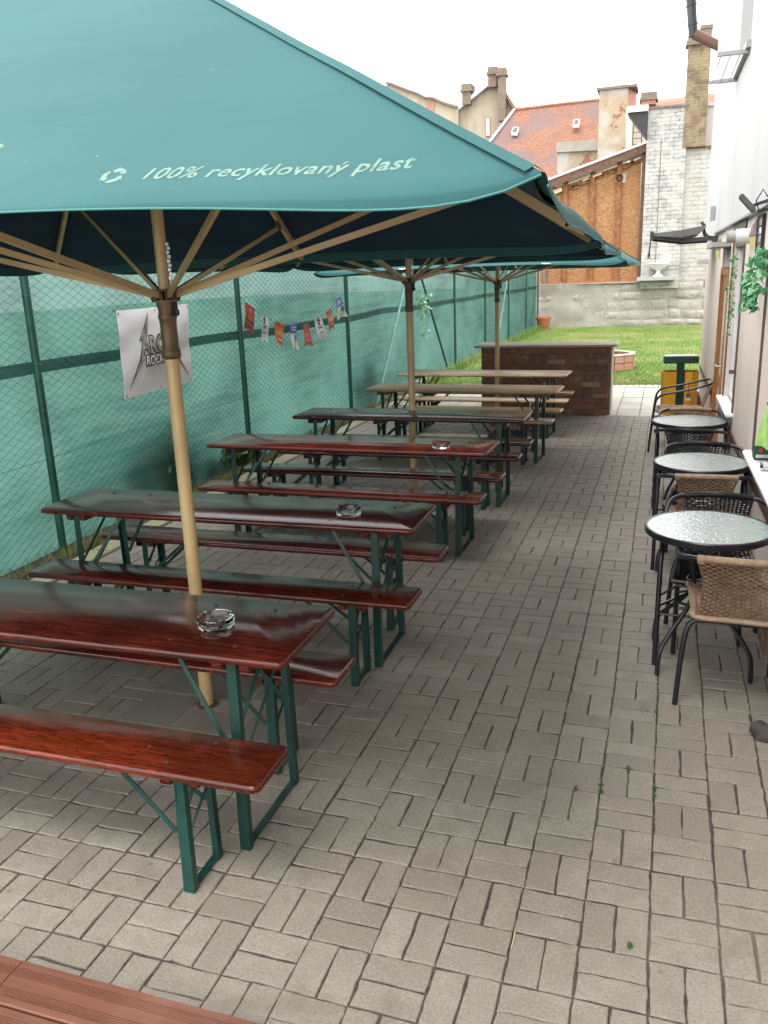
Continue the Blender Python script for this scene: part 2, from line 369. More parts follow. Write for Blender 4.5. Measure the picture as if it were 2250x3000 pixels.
def brick(name, c1, c2, mort, scale=1.0, rowh=.075, bw=.26, ms=.012, wob=.02, patch=None, bumps=.6, plane='xz'):
    m = NT(name); sp = m.n('ShaderNodeSeparateXYZ'); m.l(m.tc.outputs['Object'], sp.inputs[0])
    cb = m.n('ShaderNodeCombineXYZ')
    s = m.math('ADD', sp.outputs['X'], sp.outputs['Y'])
    m.l(s, cb.inputs[0]); m.l(sp.outputs['Z'], cb.inputs[1])
    nzz = m.n('ShaderNodeTexNoise'); nzz.inputs['Scale'].default_value = 9; m.l(m.tc.outputs['Object'], nzz.inputs['Vector'])
    va = m.n('ShaderNodeVectorMath', operation='SCALE'); va.inputs['Scale'].default_value = wob*2; m.l(nzz.outputs['Color'], va.inputs[0])
    vb = m.n('ShaderNodeVectorMath', operation='ADD'); m.l(cb.outputs[0], vb.inputs[0]); m.l(va.outputs[0], vb.inputs[1])
    bt = m.n('ShaderNodeTexBrick'); m.l(vb.outputs[0], bt.inputs['Vector'])
    bt.inputs['Color1'].default_value = (*c1, 1); bt.inputs['Color2'].default_value = (*c2, 1); bt.inputs['Mortar'].default_value = (*mort, 1)
    bt.inputs['Scale'].default_value = scale; bt.inputs['Brick Width'].default_value = bw; bt.inputs['Row Height'].default_value = rowh
    bt.inputs['Mortar Size'].default_value = ms; bt.inputs['Mortar Smooth'].default_value = .3; bt.inputs['Bias'].default_value = 0
    v = m.co(); f = m.noise(v, 3, 6, .65); f2 = m.noise(v, 22, 5, .7)
    col = bt.outputs['Color']
    col = m.mix(m.ramp(f2, [(.35, .45), (.5, 0.)]), col, tuple(x*.45 for x in c1))
    if patch: col = m.mix(m.ramp(f, [(.42, 0.), (.56, .85)]), col, patch)
    m.col(col); m.set(Roughness=.88)
    b = m.bump(m.math('SUBTRACT', 1.0, bt.outputs['Fac']), bumps, .02); m.bump(f2, .4, .012, b)
    return m.mat
M['white_brick'] = brick('whitewashed_brick', (.36,.35,.34), (.27,.265,.26), (.14,.13,.12), rowh=.125, bw=.29, ms=.012, wob=.03, patch=(.38,.37,.355))
M['white_brick2'] = brick('smeared_whitewash', (.36,.345,.33), (.30,.29,.275), (.20,.185,.17), rowh=.14, bw=.36, ms=.010, wob=.05, patch=(.38,.365,.34), bumps=.8)
M['yellow_brick'] = brick('yellow_chimney_brick', (.20,.135,.08), (.10,.068,.045), (.13,.105,.075), rowh=.095, bw=.27, ms=.014, wob=.03, patch=(.23,.18,.11))
M['dark_brick'] = brick('sooty_brick', (.14,.10,.075), (.20,.14,.10), (.17,.15,.12), rowh=.08, bw=.25, ms=.013, wob=.03)
M['red_brick'] = brick('red_brick', (.40,.13,.075), (.33,.11,.07), (.38,.3,.25), rowh=.08, bw=.25, ms=.013, wob=.01)
# stones of the boundary wall
m = NT('whitewashed_stone'); v = m.co(); at2 = m.n('ShaderNodeAttribute', attribute_name='tone')
f = m.noise(v, 2.4, 6, .65); f2 = m.noise(v, 16, 6, .7)
col = m.ramp(at2.outputs['Fac'], [(0, (.22,.205,.17)), (1, (.34,.32,.285))])
col = m.mix(m.ramp(f, [(.4, 0.), (.62, .8)]), col, (.36,.345,.32)); col = m.mix(m.ramp(f2, [(.3, .7), (.5, 0.)]), col, (.17,.15,.12))
m.col(col); m.set(Roughness=.92); b = m.bump(m.noise(v, 6, 5, .6, .6), .8, .06); m.bump(f2, .7, .02, b); M['stone_wall'] = m.mat
M['stone_mortar'] = concrete('stone_mortar', (.33,.31,.275), (.23,.21,.18), 2, .6)
# bar wall bricks
m = NT('old_red_brick'); v = m.co(); at3 = m.n('ShaderNodeAttribute', attribute_name='tone')
f = m.noise(v, 7, 6, .7); f2 = m.noise(v, 40, 5, .7)
col = m.ramp(at3.outputs['Fac'], [(0, (.12,.085,.067)), (.45, (.23,.10,.068)), (.8, (.31,.125,.082)), (1, (.37,.24,.18))])
col = m.mix(m.ramp(f, [(.53, 0.), (.66, .75)]), col, (.36,.28,.22)); col = m.mix(m.ramp(f2, [(.3, .5), (.5, 0.)]), col, (.09,.05,.04))
m.col(col); m.set(Roughness=.88); m.bump(f2, .6, .006); M['bar_brick'] = m.mat
M['bar_mortar'] = concrete('bar_mortar', (.12,.10,.085), (.19,.165,.14), 5, .5)
# OSB
m = NT('osb_board'); v = m.co((1, 1, 2.2)); vo = m.n('ShaderNodeTexVoronoi'); vo.inputs['Scale'].default_value = 14; m.l(v, vo.inputs['Vector'])
f = m.noise(v, 1.3, 4)
col = m.mix(m.ramp(vo.outputs['Color'], [(.2, 0.), (.8, 1.)]), (.20,.09,.035), (.33,.18,.075)); col = m.mix(m.ramp(f, [(.35, .5), (.6, 0.)]), col, (.28,.11,.035))
m.col(col); m.set(Roughness=.8); m.bump(vo.outputs['Distance'], .3, .01); M['osb'] = m.mat
# tile roof
def tiles(name, c1, c2, p, rot=0):
    m = NT(name); sp = m.n('ShaderNodeSeparateXYZ'); m.l(m.tc.outputs['Object'], sp.inputs[0])
    cb = m.n('ShaderNodeCombineXYZ'); m.l(sp.outputs['X'], cb.inputs[0]); m.l(m.math('MULTIPLY', sp.outputs['Z'], 1.25), cb.inputs[1])
    bt = m.n('ShaderNodeTexBrick'); m.l(cb.outputs[0], bt.inputs['Vector']); bt.inputs['Scale'].default_value = 1
    bt.inputs['Brick Width'].default_value = .16; bt.inputs['Row Height'].default_value = .125; bt.inputs['Mortar Size'].default_value = .014; bt.inputs['Mortar Smooth'].default_value = .2
    bt.inputs['Color1'].default_value = (*c1, 1); bt.inputs['Color2'].default_value = (*c2, 1); bt.inputs['Mortar'].default_value = (.10,.045,.03, 1)
    v = m.co((1, 1, .8)); f = m.noise(v, .42, 6, .55, .6)
    pc = m.mix(m.ramp(f, [(.47, 0.), (.52, 1.)]), bt.outputs['Color'], m.mix(.35, p, bt.outputs['Color']))
    m.col(pc); m.set(Roughness=.8); m.bump(bt.outputs['Fac'], .8, .04); return m.mat
M['tiles'] = tiles('patched_orange_tiles', (.25,.105,.052), (.175,.075,.043), (.105,.078,.078))
M['tiles2'] = tiles('orange_tiles', (.33,.125,.075), (.28,.10,.06), (.3,.12,.07))
M['slate'] = simple('pale_slate_roof', (.42,.43,.46), .4, 0, .35, 2.5, .3)
# grass
m = NT('lawn_green'); v = m.co(); f = m.noise(v, .55, 6, .65); f2 = m.noise(v, 9, 5, .7)
col = m.mix(m.ramp(f, [(.40, 0.), (.62, 1.)]), (.12,.185,.045), (.25,.25,.10)); col = m.mix(m.ramp(f2, [(.35, .6), (.55, 0.)]), col, (.07,.15,.02))
m.col(col); m.set(Roughness=.9, Specular_IOR_Level=.2); m.bump(m.noise(v, 60, 4), .8, .03); M['grass'] = m.mat
m = NT('soil_ground'); v = m.co(); f = m.noise(v, 1, 6); m.col(m.mix(m.ramp(f, [(.4, 0.), (.6, 1.)]), (.06,.075,.03), (.11,.10,.06))); m.set(Roughness=.95); M['ground'] = m.mat
# deck boards
m = NT('brown_composite'); v = m.co((1, 1, 1)); v2 = m.co((.5, 12, 5)); f = m.noise(v2, 6, 5); f2 = m.noise(v, 3, 5)
col = m.mix(m.ramp(f, [(.35, 0.), (.65, 1.)]), (.155,.062,.038), (.12,.048,.03)); col = m.mix(m.ramp(f2, [(.55, 0.), (.75, .4)]), col, (.23,.13,.10))
m.col(col); m.set(Roughness=.5); m.bump(f, .2, .002); M['deck'] = m.mat
# banner & pennants
m = NT('white_vinyl'); v = m.co(); m.col((.86,.86,.88)); m.set(Roughness=.45); m.bump(m.noise(m.co((1, 1.5, 3)), 2.2, 2, .5, .5), .2, .03); M['vinyl'] = m.mat
m = NT('logo_metal_print'); v = m.co(); m.col(m.mix(m.ramp(m.noise(v, 12, 5), [(.4, 0.), (.6, 1.)]), (.52,.51,.42), (.22,.215,.17))); m.set(Roughness=.5); M['logo'] = m.mat
for k, c in (('ink', (.025,.02,.03)), ('flag_red', (.38,.018,.015)), ('flag_white', (.60,.61,.66)), ('flag_orange', (.52,.13,.02)), ('flag_gold', (.55,.33,.06)), ('flag_blue', (.035,.08,.42)), ('flag_lime', (.42,.50,.12)), ('sign_green', (.01,.06,.04)), ('sign_red', (.5,.02,.02)), ('off_white', (.62,.6,.55)), ('lamp_glass', (.50,.47,.18))):
    M[k] = simple(k, c, .55, 0, .1, 9, .05)
m = NT('bark'); v = m.co((1, 1, .12)); f = m.noise(v, 70, 5, .7); f2 = m.noise(m.co(), 9, 5)
col = m.mix(m.ramp(f, [(.35, 0.), (.62, 1.)]), (.10,.058,.04), (.22,.14,.10)); col = m.mix(m.ramp(f2, [(.58, 0.), (.68, .8)]), col, (.45,.36,.28))
m.col(col); m.set(Roughness=.9); m.bump(f, .6, .006); M['bark'] = m.mat

# ================================================================== SETTING
def plane(name, x0, y0, x1, y1, z, mat, nx=1, ny=1):
    b = MB()
    for i in range(nx+1):
        for j in range(ny+1): b.v.append((x0+(x1-x0)*i/nx, y0+(y1-y0)*j/ny, z))
    for i in range(nx):
        for j in range(ny): b.f.append((i*(ny+1)+j, (i+1)*(ny+1)+j, (i+1)*(ny+1)+j+1, i*(ny+1)+j+1))
    b.m = [0]*len(b.f)
    return b.build(name, mat, fix=False)
def add_tone(o, tones):
    a = o.data.attributes.new('tone', 'FLOAT', 'POINT'); a.data.foreach_set('value', tones)
def atx(x, y, X):
    d = ray(x, y); return CAM + d*((X-CAM.x)/d.x)
struct(plane('ground', -60, -20, 60, 120, -.06, M['ground']))
struct(plane('paving_bed', -4.22, -1.5, .9, 9.39, -.0055, M['soil']))

# basket-weave paving, every block with its own edges, tilt and tone
def paving():
    b = MB(); tones = []
    rnd = random.Random(3)
    def block(x0, y0, x1, y1):
        gx, gy = .0024+rnd.random()*.0010, .0030+rnd.random()*.0012; x0 += gx; y0 += gy; x1 -= gx; y1 -= gy
        nx = 5 if x1-x0 > .15 else 3; ny = 5 if y1-y0 > .15 else 3
        pts = [(x0+(x1-x0)*i/nx, y0) for i in range(nx)]+[(x1, y0+(y1-y0)*i/ny) for i in range(ny)]
        pts += [(x1-(x1-x0)*i/nx, y1) for i in range(nx)]+[(x0, y1-(y1-y0)*i/ny) for i in range(ny)]
        cx, cy = (x0+x1)/2, (y0+y1)/2
        an = rnd.gauss(0, .006); ox = rnd.gauss(0, .0011); oy = rnd.gauss(0, .0011); dz = rnd.gauss(0, .0010); tx = rnd.gauss(0, .007); ty = rnd.gauss(0, .007)
        n = len(pts); o = len(b.v); t = min(1, max(0, rnd.gauss(.5, .24)))
        rings = ((0, -.03), (0, -.0042), (.0010, -.0012), (.0034, 0))
        jit = [(rnd.gauss(0, .0014), rnd.gauss(0, .0014)) for _ in pts]
        for ins, z in rings:
            for k, (px, py) in enumerate(pts):
                px += jit[k][0]; py += jit[k][1]
                c = 1.6 if (px-cx)**2/(x1-x0)**2+(py-cy)**2/(y1-y0)**2 > .45 else 1.0
                sx = -1 if px > cx else 1; sy = -1 if py > cy else 1
                ex = ins*c if abs(px-cx) > (x1-x0)/2-.004 else 0; ey = ins*c if abs(py-cy) > (y1-y0)/2-.004 else 0
                qx = px+sx*ex-cx; qy = py+sy*ey-cy
                wx = .006*noise.noise(Vector((cx*1.1, cy*1.1, 0))); 
                b.v.append((cx+qx-an*qy+ox+wx, cy+qy+an*qx+oy, z+dz+tx*qx+ty*qy)); tones.append(t)
        for r in range(len(rings)-1):
            for k in range(n):
                k2 = (k+1) % n; b.f.append((o+r*n+k, o+r*n+k2, o+(r+1)*n+k2, o+(r+1)*n+k))
        b.f.append(tuple(o+(len(rings)-1)*n+k for k in range(n)))
    def skip(x, y):
        return -2.62 < x < -1.78 and .38 < y < 1.02
    for i in range(-21, 3):
        for j in range(-7, 47):
            x, y = i*.2, j*.2
            if x < -4.21: continue
            if skip(x+.1, y+.1): continue
            if x+.2 > .37-.016*y+.2: continue
            if (i+j) % 2:
                block(x, y, x+.2, y+.1) ; 
                if y+.1 < 9.35: block(x, y+.1, x+.2, y+.2)
            else:
                block(x, y, x+.1, y+.2); block(x+.1, y, x+.2, y+.2)
    b.m = [0]*len(b.f)
    o = b.build('block_paving', M['paver'], fix=False); add_tone(o, tones); return o
struct(paving())
# slabs and sandy mortar round the first parasol pole
b = MB()
for (x0, y0, x1, y1) in ((-2.60,.41,-2.33,.70),(-2.60,.715,-2.10,1.0),(-2.32,.41,-2.03,.60),(-2.00,.41,-1.81,.70),(-2.08,.74,-1.81,1.0)):
    b.box((x0, y0, -.03), (x1, y1, -.002))
struct(b.build('worn_slabs', M['slab_dark'], bevel=.004))
struct(MB().box((-2.615,.395,-.03),(-1.79,1.01,-.004)).build('mortar_bed', M['mortar']))
# concrete kerb and weedy strip along the fence
b = MB(); y = -1.4
while y < 12.6:
    l = 1.0; b.box((-4.40+.01*math.sin(y), y, -.1), (-4.215, y+l-.012, .012)); y += l
struct(b.build('kerb', M['kerb'], bevel=.008))
struct(MB().box((-4.9,-2,-.1),(-4.415,12.6,-.012)).build('earth_strip', M['soil']))
struct(MB().box((-4.72,12.6,-.1),(-4.56,28.4,.04)).build('fence_footing', M['kerb'], bevel=.01))
# pale slabs beyond the block paving
b = MB(); rn = random.Random(5)
y = 9.40
for r in range(5):
    for i in range(17):
        x = -4.2+i*.305
        b.box((x, y, -.05), (x+.297, y+.583, rn.gauss(-.002, .0012)))
    y += .59
struct(b.build('slab_paving', M['slab'], bevel=.004))
b = MB()
for i in range(50): b.box((-4.2+i*.105, 12.37, -.05), (-4.2+i*.105+.098, 12.62, .008+rn.gauss(0, .002)))
struct(b.build('cobble_edging', M['slab'], bevel=.008))
struct(plane('slab_bed', -4.22, 9.395, .95, 12.66, -.012, M['soil']))
# lawn
struct(plane('lawn', -4.56, 12.63, 9, 28.6, .0, M['grass']))
def blades(name, n, reg, h, mat, w=.006, lean=.5, seed=1, dens=None):
    rn = random.Random(seed); b = MB()
    for _ in range(n):
        x, y = reg(rn); a = rn.random()*6.28; hh = h*(.5+rn.random()); ln = lean*rn.random()*hh; d = rn.random()*6.28
        dx, dy = math.cos(a)*w, math.sin(a)*w
        o = len(b.v); b.v += [(x-dx, y-dy, -.01), (x+dx, y+dy, -.01), (x+math.cos(d)*ln, y+math.sin(d)*ln, hh)]; b.f.append((o, o+1, o+2))
    b.m = [0]*len(b.f); return b.build(name, mat, fix=False)
m = NT('grass_blades'); v = m.co(); f = m.noise(v, .55, 6, .65); f2 = m.noise(v, 14, 4, .7)
col = m.mix(m.ramp(f, [(.42, 0.), (.64, 1.)]), (.13,.22,.05), (.29,.29,.12)); col = m.mix(m.ramp(f2, [(.35, .5), (.6, 0.)]), col, (.08,.19,.02))
m.col(col); m.set(Roughness=.75, Specular_IOR_Level=.2); M['blades'] = m.mat
def lawn_reg(rn):
    y = 12.64+15.7*rn.random()**1.5; return (-4.5+rn.random()*6.2, y)
tag(blades('lawn_grass', 75000, lawn_reg, .035, M['blades'], .007, .8), 'short green lawn with straw-coloured patches behind the brick bar counter', 'grass', kind='stuff')
def strip_reg(rn):
    while 1:
        y = -1+14*rn.random(); x = -4.42-abs(rn.gauss(0, .11))
        if x > -4.72 and noise.noise(Vector((y*1.3, 0, 3))) > -.25+rn.random()*.3: return x, y
tag(blades('fence_weeds', 5000, strip_reg, .06, M['weed'], .005, 1.1, 4), 'weeds and dry grass growing along the foot of the green fence', 'weeds', kind='stuff')
tag(blades('tall_grass', 3500, lambda rn: (-4.5+abs(rn.gauss(0, .09)), 12.7+15.5*rn.random()), .17, M['blades'], .006, .8, 8), 'taller uncut grass between the lawn and the green fence', 'grass', kind='stuff')
# moss tufts in the joints
b = MB(); rn = random.Random(9)
MOSS = [tuple(atz(a, c)[:2]) for a, c in ((1297, 1712), (1413, 1722), (1357, 1662), (1417, 1540), (1243, 1706), (1360, 2046), (1298, 1698), (1414, 1706))]
for (x, y) in MOSS:
    big = rn.random()*.011+.004
    for _ in range(60):
        t = rn.gauss(0, big*1.2); u2 = rn.gauss(0, .0028)
        px, py = (x+u2, y+t) if rn.random() < .85 else (x+t*.6, y+u2)
        s = .0022+.002*rn.random(); a = rn.random()*6.28; zz = .001+rn.random()*.007
        b.add([(px-s, py, zz), (px+s*math.cos(a), py+s*math.sin(a), zz+.004), (px, py+s, zz), (px+s*.5, py-s, zz+.002)], [(0, 1, 2), (0, 3, 1)])
tag(b.build('joint_moss', M['moss'], fix=False), 'small tufts of green moss growing in the paving joints', 'moss', kind='stuff')
# brown grooved deck at the camera's feet
dk = empty('deck_step', 'brown grooved composite deck in the bottom left corner of the yard', 'deck', (-2, -1.1, 0))
dk['kind'] = 'structure'
def board(x0, x1, y0, y1):
    # profile across y with grooves, extruded along x
    w = y1-y0; prof = [(0, .0), (0, .146), (.003, .150)]
    for a in (.16, .62):
        for k in range(5):
            g = a+k*.046
            prof += [(w*g, .150), (w*g+.0008, .1455), (w*(g+.018), .1455), (w*(g+.018)+.0008, .150)]
    prof += [(w-.003, .150), (w, .146), (w, .0)]
    P = [(x0+2, y0+p[0]+1.1, p[1]) for p in prof]
    # concave caps are fine as n-gons here (hidden ends)
    return MB().prism(P, (x1-x0, 0, 0))
yy = -1.045
for k in range(7):
    y1 = yy; y0 = y1-.138
    cuts = [-3.6, -1.87 if k % 2 == 0 else -2.9, .9 if k > 0 else .9]
    cuts = [-3.9, -1.875-.05*(k == 0)*0 if k == 0 else (-2.4, -1.2)[k % 2], 1.6]
    for a, c in zip(cuts[:-1], cuts[1:]):
        board(a+.0015, c-.0015, y0, y1).build('deck_board', M['deck'], dk)
    yy = y0-.007
MB().box((-1.9, -.95, 0), (3.5, .04, .10)).build('deck_frame', M['timber_brown'], dk)

# ================================================================== FENCE
FX = -4.65
fence = empty('wire_fence', 'tall green chain-link fence backed with teal shade net along the left side', 'fence', (FX, 0, 0))
POSTS = [-.80, 2.55, 5.75, 9.04, 12.35, 15.66, 18.95, 22.33, 25.6, 28.2]
for py in POSTS:
    p = MB().tube([(.035, py, -.05), (.035, py, 2.85)], .030, 14)
    p.lathe([(.033, 2.85), (.033, 2.87), (.01, 2.885)], (.035, py, 0), 12)
    for z in (.25, .73, 1.1, 1.44, 1.92, 2.4): p.tube([(.035+.0325*math.cos(t*.7), py+.0325*math.sin(t*.7), z+.004*math.sin(t)) for t in range(9)], .002, 4, closed=True)
    p.build('fence_post', M['post_green'], fence, smooth=True)
for (ya, za, yb, zb, mt) in ((12.25, 2.3, 10.0, -.02, 'galv_green'), (12.45, 2.3, 14.8, -.02, 'post_green'), (22.2, 2.3, 20.1, -.02, 'galv_green')):
    MB().tube([(.09, ya, za), (.09, yb, zb)], .022, 10).tube([(.09, ya+(yb-ya)*.5-.02*(1 if yb > ya else -1), za+(zb-za)*.5+.02), (.09, ya+(yb-ya)*.5, za+(zb-za)*.5)], .026, 10).build('brace', M[mt], fence, smooth=True)
def chain(y0, y1, z0, z1, p=.062, r=.0021):
    b = MB(); h = p*.5; rn = random.Random(2)
    n = int((y1-y0)/p); k = int((z1-z0)/(h))
    for i in range(n):
        yb = y0+i*p; r2 = r if yb < 14 else r*1.25
        vs = []
        for j in range(k+1):
            # each wire zigzags over one pitch and hooks its neighbour
            side = (j+i) % 2; yy = yb+(p if side else 0)+(-.0035 if side else .0035)*-1
            xx = .004 if (side == 0) else -.004
            sg = .006*noise.noise(Vector((yb*.9, j*.12, 0)))
            zc = z0+j*h+sg
            vs += [(xx+r2, yy, zc), (xx-r2*.5, yy+r2*.87, zc), (xx-r2*.5, yy-r2*.87, zc)]
        o = len(b.v); b.v += vs
        for j in range(k):
            for q in range(3): b.f.append((o+j*3+q, o+j*3+(q+1) % 3, o+(j+1)*3+(q+1) % 3, o+(j+1)*3+q))
    b.m = [0]*len(b.f); return b
chain(-1.6, 28.2, .02, 1.44).build('wire_mesh', M['wire'], fence, fix=False)
chain(-1.6, 28.2, 1.40, 2.82).build('wire_mesh', M['wire'], fence, fix=False)
b = MB()   # twisted barbs where the two rolls of mesh meet, and tension wires
y = -1.6
while y < 28.2:
    b.tube([(.004, y-.01, 1.435), (.012, y-.012, 1.455), (.016, y, 1.462), (.010, y+.01, 1.45)], .0016, 3, cap=False); y += .062
for z in (.73, 1.44, 2.8):
    b.tube([(.008, -1.6+i*.6, z+.006*math.sin(i*1.7)) for i in range(51)], .0018, 4)
b.build('tension_wire', M['wire'], fence, fix=False)
def cloth(z0, z1, x, mat, name, seed, sag=.03, ny=200, nz=16):
    b = MB(); 
    for i in range(ny+1):
        y = -1.7+i*30.0/ny
        for j in range(nz+1):
            z = z0+(z1-z0)*j/nz
            wob = noise.noise(Vector((y*.5, z*1.2, seed)))*sag+noise.noise(Vector((y*.35, z*7, seed+4)))*sag*.45
            e = .035*noise.noise(Vector((y*.5, 0, seed+9))) if j in (0, nz) else 0
            b.v.append((x+wob, y, z+e))
    for i in range(ny):
        for j in range(nz):
            a = i*(nz+1)+j; b.f.append((a, a+nz+1, a+nz+2, a+1))
    b.m = [0]*len(b.f); return b.build(name, mat, fence, smooth=False, fix=False)
c = cloth(-.02, 2.84, -.055, M['net'], 'shade_net', 1)
c.data.polygons.foreach_set('use_smooth', [True]*len(c.data.polygons))
c = cloth(1.355, 1.445, -.026, M['net_band'], 'net_overlap', 2, .012, 200, 3)
# plants growing on the neighbour's side, seen faintly through the net
def leafy(b, c, r, n, rn, s=.05, squash=1.0):
    for _ in range(n):
        d = Vector((rn.gauss(0, 1), rn.gauss(0, 1), rn.gauss(0, 1))).normalized()*(rn.random()**.4)
        p = Vector((c[0]+d.x*r[0], c[1]+d.y*r[1], max(.02, c[2]+d.z*r[2])))
        a = Vector((rn.gauss(0, 1), rn.gauss(0, 1), rn.gauss(0, 1))).normalized(); t = a.cross(Vector((rn.random(), rn.random(), rn.random()))).normalized()
        sz = s*(.6+.8*rn.random())
        b.add([p-a*sz, p+t*sz*.45, p+a*sz, p-t*sz*.45], [(0, 1, 2, 3)])
for (y, h, w, lab) in ((4.3, .85, .9, 'dark leafy bush behind the net, left of the first parasol pole'), (5.5, .5, .8, 'low bush behind the net between the banner and the pennants'), (1.2, .6, 1.0, 'bushy growth behind the net at the left edge'), (10.5, .9, 1.3, 'green bush behind the net beyond the string of pennants')):
    rn = random.Random(int(y*10)); t = empty('bush', lab, 'bush', (-5.08, y, -.05), group='bushes behind the shade net')
    b = MB()
    for q in range(9):
        leafy(b, (rn.gauss(0, .16), rn.gauss(0, w*.4), h*(.25+.5*rn.random())), (.22, .28, h*.32), 260, rn, .055)
    b.build('foliage', M['bush_leaf'], t, fix=False)
    s = MB()
    for q in range(6): s.tube([(0, 0, 0), (rn.gauss(0, .1), rn.gauss(0, w*.3), h*.7)], [.014, .005], 5)
    s.build('stem', M['timber_brown'], t)

# ================================================================== PUB BUILDING on the right (local frame: face x=0, y along the wall)
WROT = .016; WX = .37
def wl(x, y, z):   # wall-local to world
    return Vector((WX + x*math.cos(WROT) - y*math.sin(WROT), x*math.sin(WROT)+y*math.cos(WROT), z))
pub = empty('pub_building', 'pale rendered pub building with white upper wall along the right side', 'building', (WX, 0, 0), WROT)
Y0, Y1, D = -4.0, 9.72, 5.0
low = MB()
# lower storey split round the openings: window near, window far, door
def lowseg(y0, y1, z0, z1, x0=0.0): low.box((x0, y0, z0), (.30, y1, z1))
lowseg(Y0, 1.90, -.1, 2.30); lowseg(1.90, 3.12, -.1, .78); lowseg(3.12, 4.72, -.1, 2.30)
lowseg(4.72, 5.66, -.1, .78); lowseg(5.66, 6.0, -.1, 2.30); lowseg(6.0, 6.95, 2.12, 2.30); lowseg(6.95, Y1, -.1, 2.30)
low.build('lower_wall', M['pink_render'], pub)
up = MB()
def upseg(y0, y1, z0, z1): up.box((-.035, y0, z0), (.33, y1, z1))
upseg(Y0, 5.12, 2.302, 7.5); upseg(5.12, 6.20, 2.302, 3.60); upseg(5.12, 6.20, 5.2, 7.5); upseg(6.20, Y1+.02, 2.302, 7.5)
up.build('upper_wall', M['white_render'], pub)
MB().box((-.045, Y0, 2.288), (.0, Y1+.02, 2.303)).build('drip_edge', M['grey_plastic'], pub)
MB().box((.335, Y0, -.1), (D, Y1-.01, 7.45)).build('core', M['white_render'], pub)
MB().prism([(-.5, Y0-.2, 7.5), (D, Y0-.2, 7.5), (D, Y0-.2, 10.0)], (0, Y1-Y0+.5, 0)).build('roof', M['tiles2'], pub)
dado = MB()
for (a, c) in ((-4, 6.0), (7.25, 9.60)): dado.box((-.014, a, .605), (-.001, c, .665))
dado.build('dado_rail', M['brown_trim'], pub, bevel=.003)
def window(y0, y1, z0, z1, d=0.0):
    w = MB()
    w.box((-.012, y0-.045, z0), (.01, y0-.001, z1-.016)).box((-.012, y1+.001, z0), (.01, y1+.045, z1-.016)).box((-.011, y0-.045, z1-.016), (.0095, y1+.045, z1-.013))
    fr = w.build('window', M['brown_trim'], pub)
    p = MB().box((.15-d, y0+.05, z0+.03), (.16-d, y1-.05, z1-.03)).build('pane', M['pane'], fr)
    f2 = MB().box((.13-d, y0, z0), (.17-d, y0+.05, z1)).box((.13-d, y1-.05, z0), (.17-d, y1, z1)).box((.131-d, y0+.05, z0), (.17-d, y1-.05, z0+.04)).box((.131-d, y0+.05, z1-.04), (.17-d, y1-.05, z1))
    f2.box((.1305-d, (y0+y1)/2-.025, z0+.04), (.165-d, (y0+y1)/2+.025, z1-.04)); f2.build('sash', M['white_paint'], fr, bevel=.004)
    MB().box((-.06, y0-.08, z0-.032), (.129-d, y1+.10, z0-.002)).build('window_sill', M['white_paint'], fr, bevel=.008, seg=3)
    return fr
w1 = window(4.72, 5.66, .81, 2.30, .09); w2 = window(1.90, 3.12, .81, 2.30, .02)
MB().box((.005, 4.725, 2.10), (.038, 5.655, 2.299)).build('blind_box', M['brown_trim'], w1)
MB().box((-.01, 4.675, 2.2), (.0, 5.705, 2.287)).build('lintel_band', M['brown_trim'], w1)
for wy, ww in ((4.70, w1), (1.88, w2)): MB().box((-.05, wy+.0, 1.12), (-.013, wy+.03, 1.15)).build('latch', M['brown_trim'], ww)
# door
dr = MB().box((-.012, 6.0, .0), (.05, 6.08, 1.93)).box((-.012, 6.87, 0), (.05, 6.95, 1.93)).box((-.011, 6.08, 1.86), (.05, 6.87, 1.93)).build('door', M['door_wood'], pub, bevel=.004)
MB().box((.010, 6.085, .02), (.045, 6.20, 1.855)).box((.010, 6.75, .02), (.045, 6.865, 1.855)).box((.011, 6.2, 1.72), (.045, 6.75, 1.855)).box((.011, 6.2, .02), (.045, 6.75, .32)).box((.011, 6.2, .78), (.045, 6.75, .90)).build('door_leaf', M['door_wood'], dr, bevel=.004)
MB().box((.022, 6.2, .90), (.03, 6.75, 1.72)).box((.022, 6.2, .32), (.03, 6.75, .78)).build('door_glass', M['cream'], dr)
MB().tube([(.010, 6.14, 1.02), (-.04, 6.14, 1.02), (-.045, 6.17, 1.02), (-.045, 6.27, 1.02)], .010, 8).box((.003, 6.115, .90), (.0095, 6.165, 1.12)).build('handle', M['steel'], dr, smooth=True)
MB().box((.0205, 6.35, 1.28), (.0215, 6.55, 1.62)).build('poster', M['off_white'], dr)
MB().box((.02, 6.0, 1.935), (.05, 6.95, 2.114)).build('transom', M['reveal'], pub)
MB().box((-.16, 6.02, 2.115), (-.001, 6.93, 2.16)).build('door_canopy', M['grey_plastic'], pub, bevel=.004)
# upper window recess
uw = MB().box((.20, 5.12, 3.6), (.215, 6.20, 5.2)).build('window', M['pane'], pub)
MB().box((.17, 5.12, 3.6), (.199, 5.2, 5.2)).box((.17, 6.12, 3.6), (.199, 6.2, 5.2)).box((.17, 5.2, 3.6), (.199, 6.12, 3.68)).build('window_frame', M['white_paint'], uw)
MB().box((-.07, 5.07, 3.545), (.17, 6.25, 3.598)).build('window_sill', M['grey_plastic'], uw)
def on_wall(name, label, cat, y, z, x=0, group=None):
    p = wl(x, y, z); return empty(name, label, cat, p, WROT, group)
t = on_wall('drying_rack', 'small wall-mounted drying rack of flat bars below the upper window', 'rack', 5.7, 3.53)
MB().box((-.02, -.55, -.012), (-.001-.036, .56, .02)).build('wall_bar', M['charcoal'], t)
MB().box((-.27, -.55, -.01), (-.038, -.515, .018)).build('arm', M['grey_plastic'], t); MB().box((-.27, .525, -.01), (-.038, .56, .018)).build('arm', M['grey_plastic'], t)
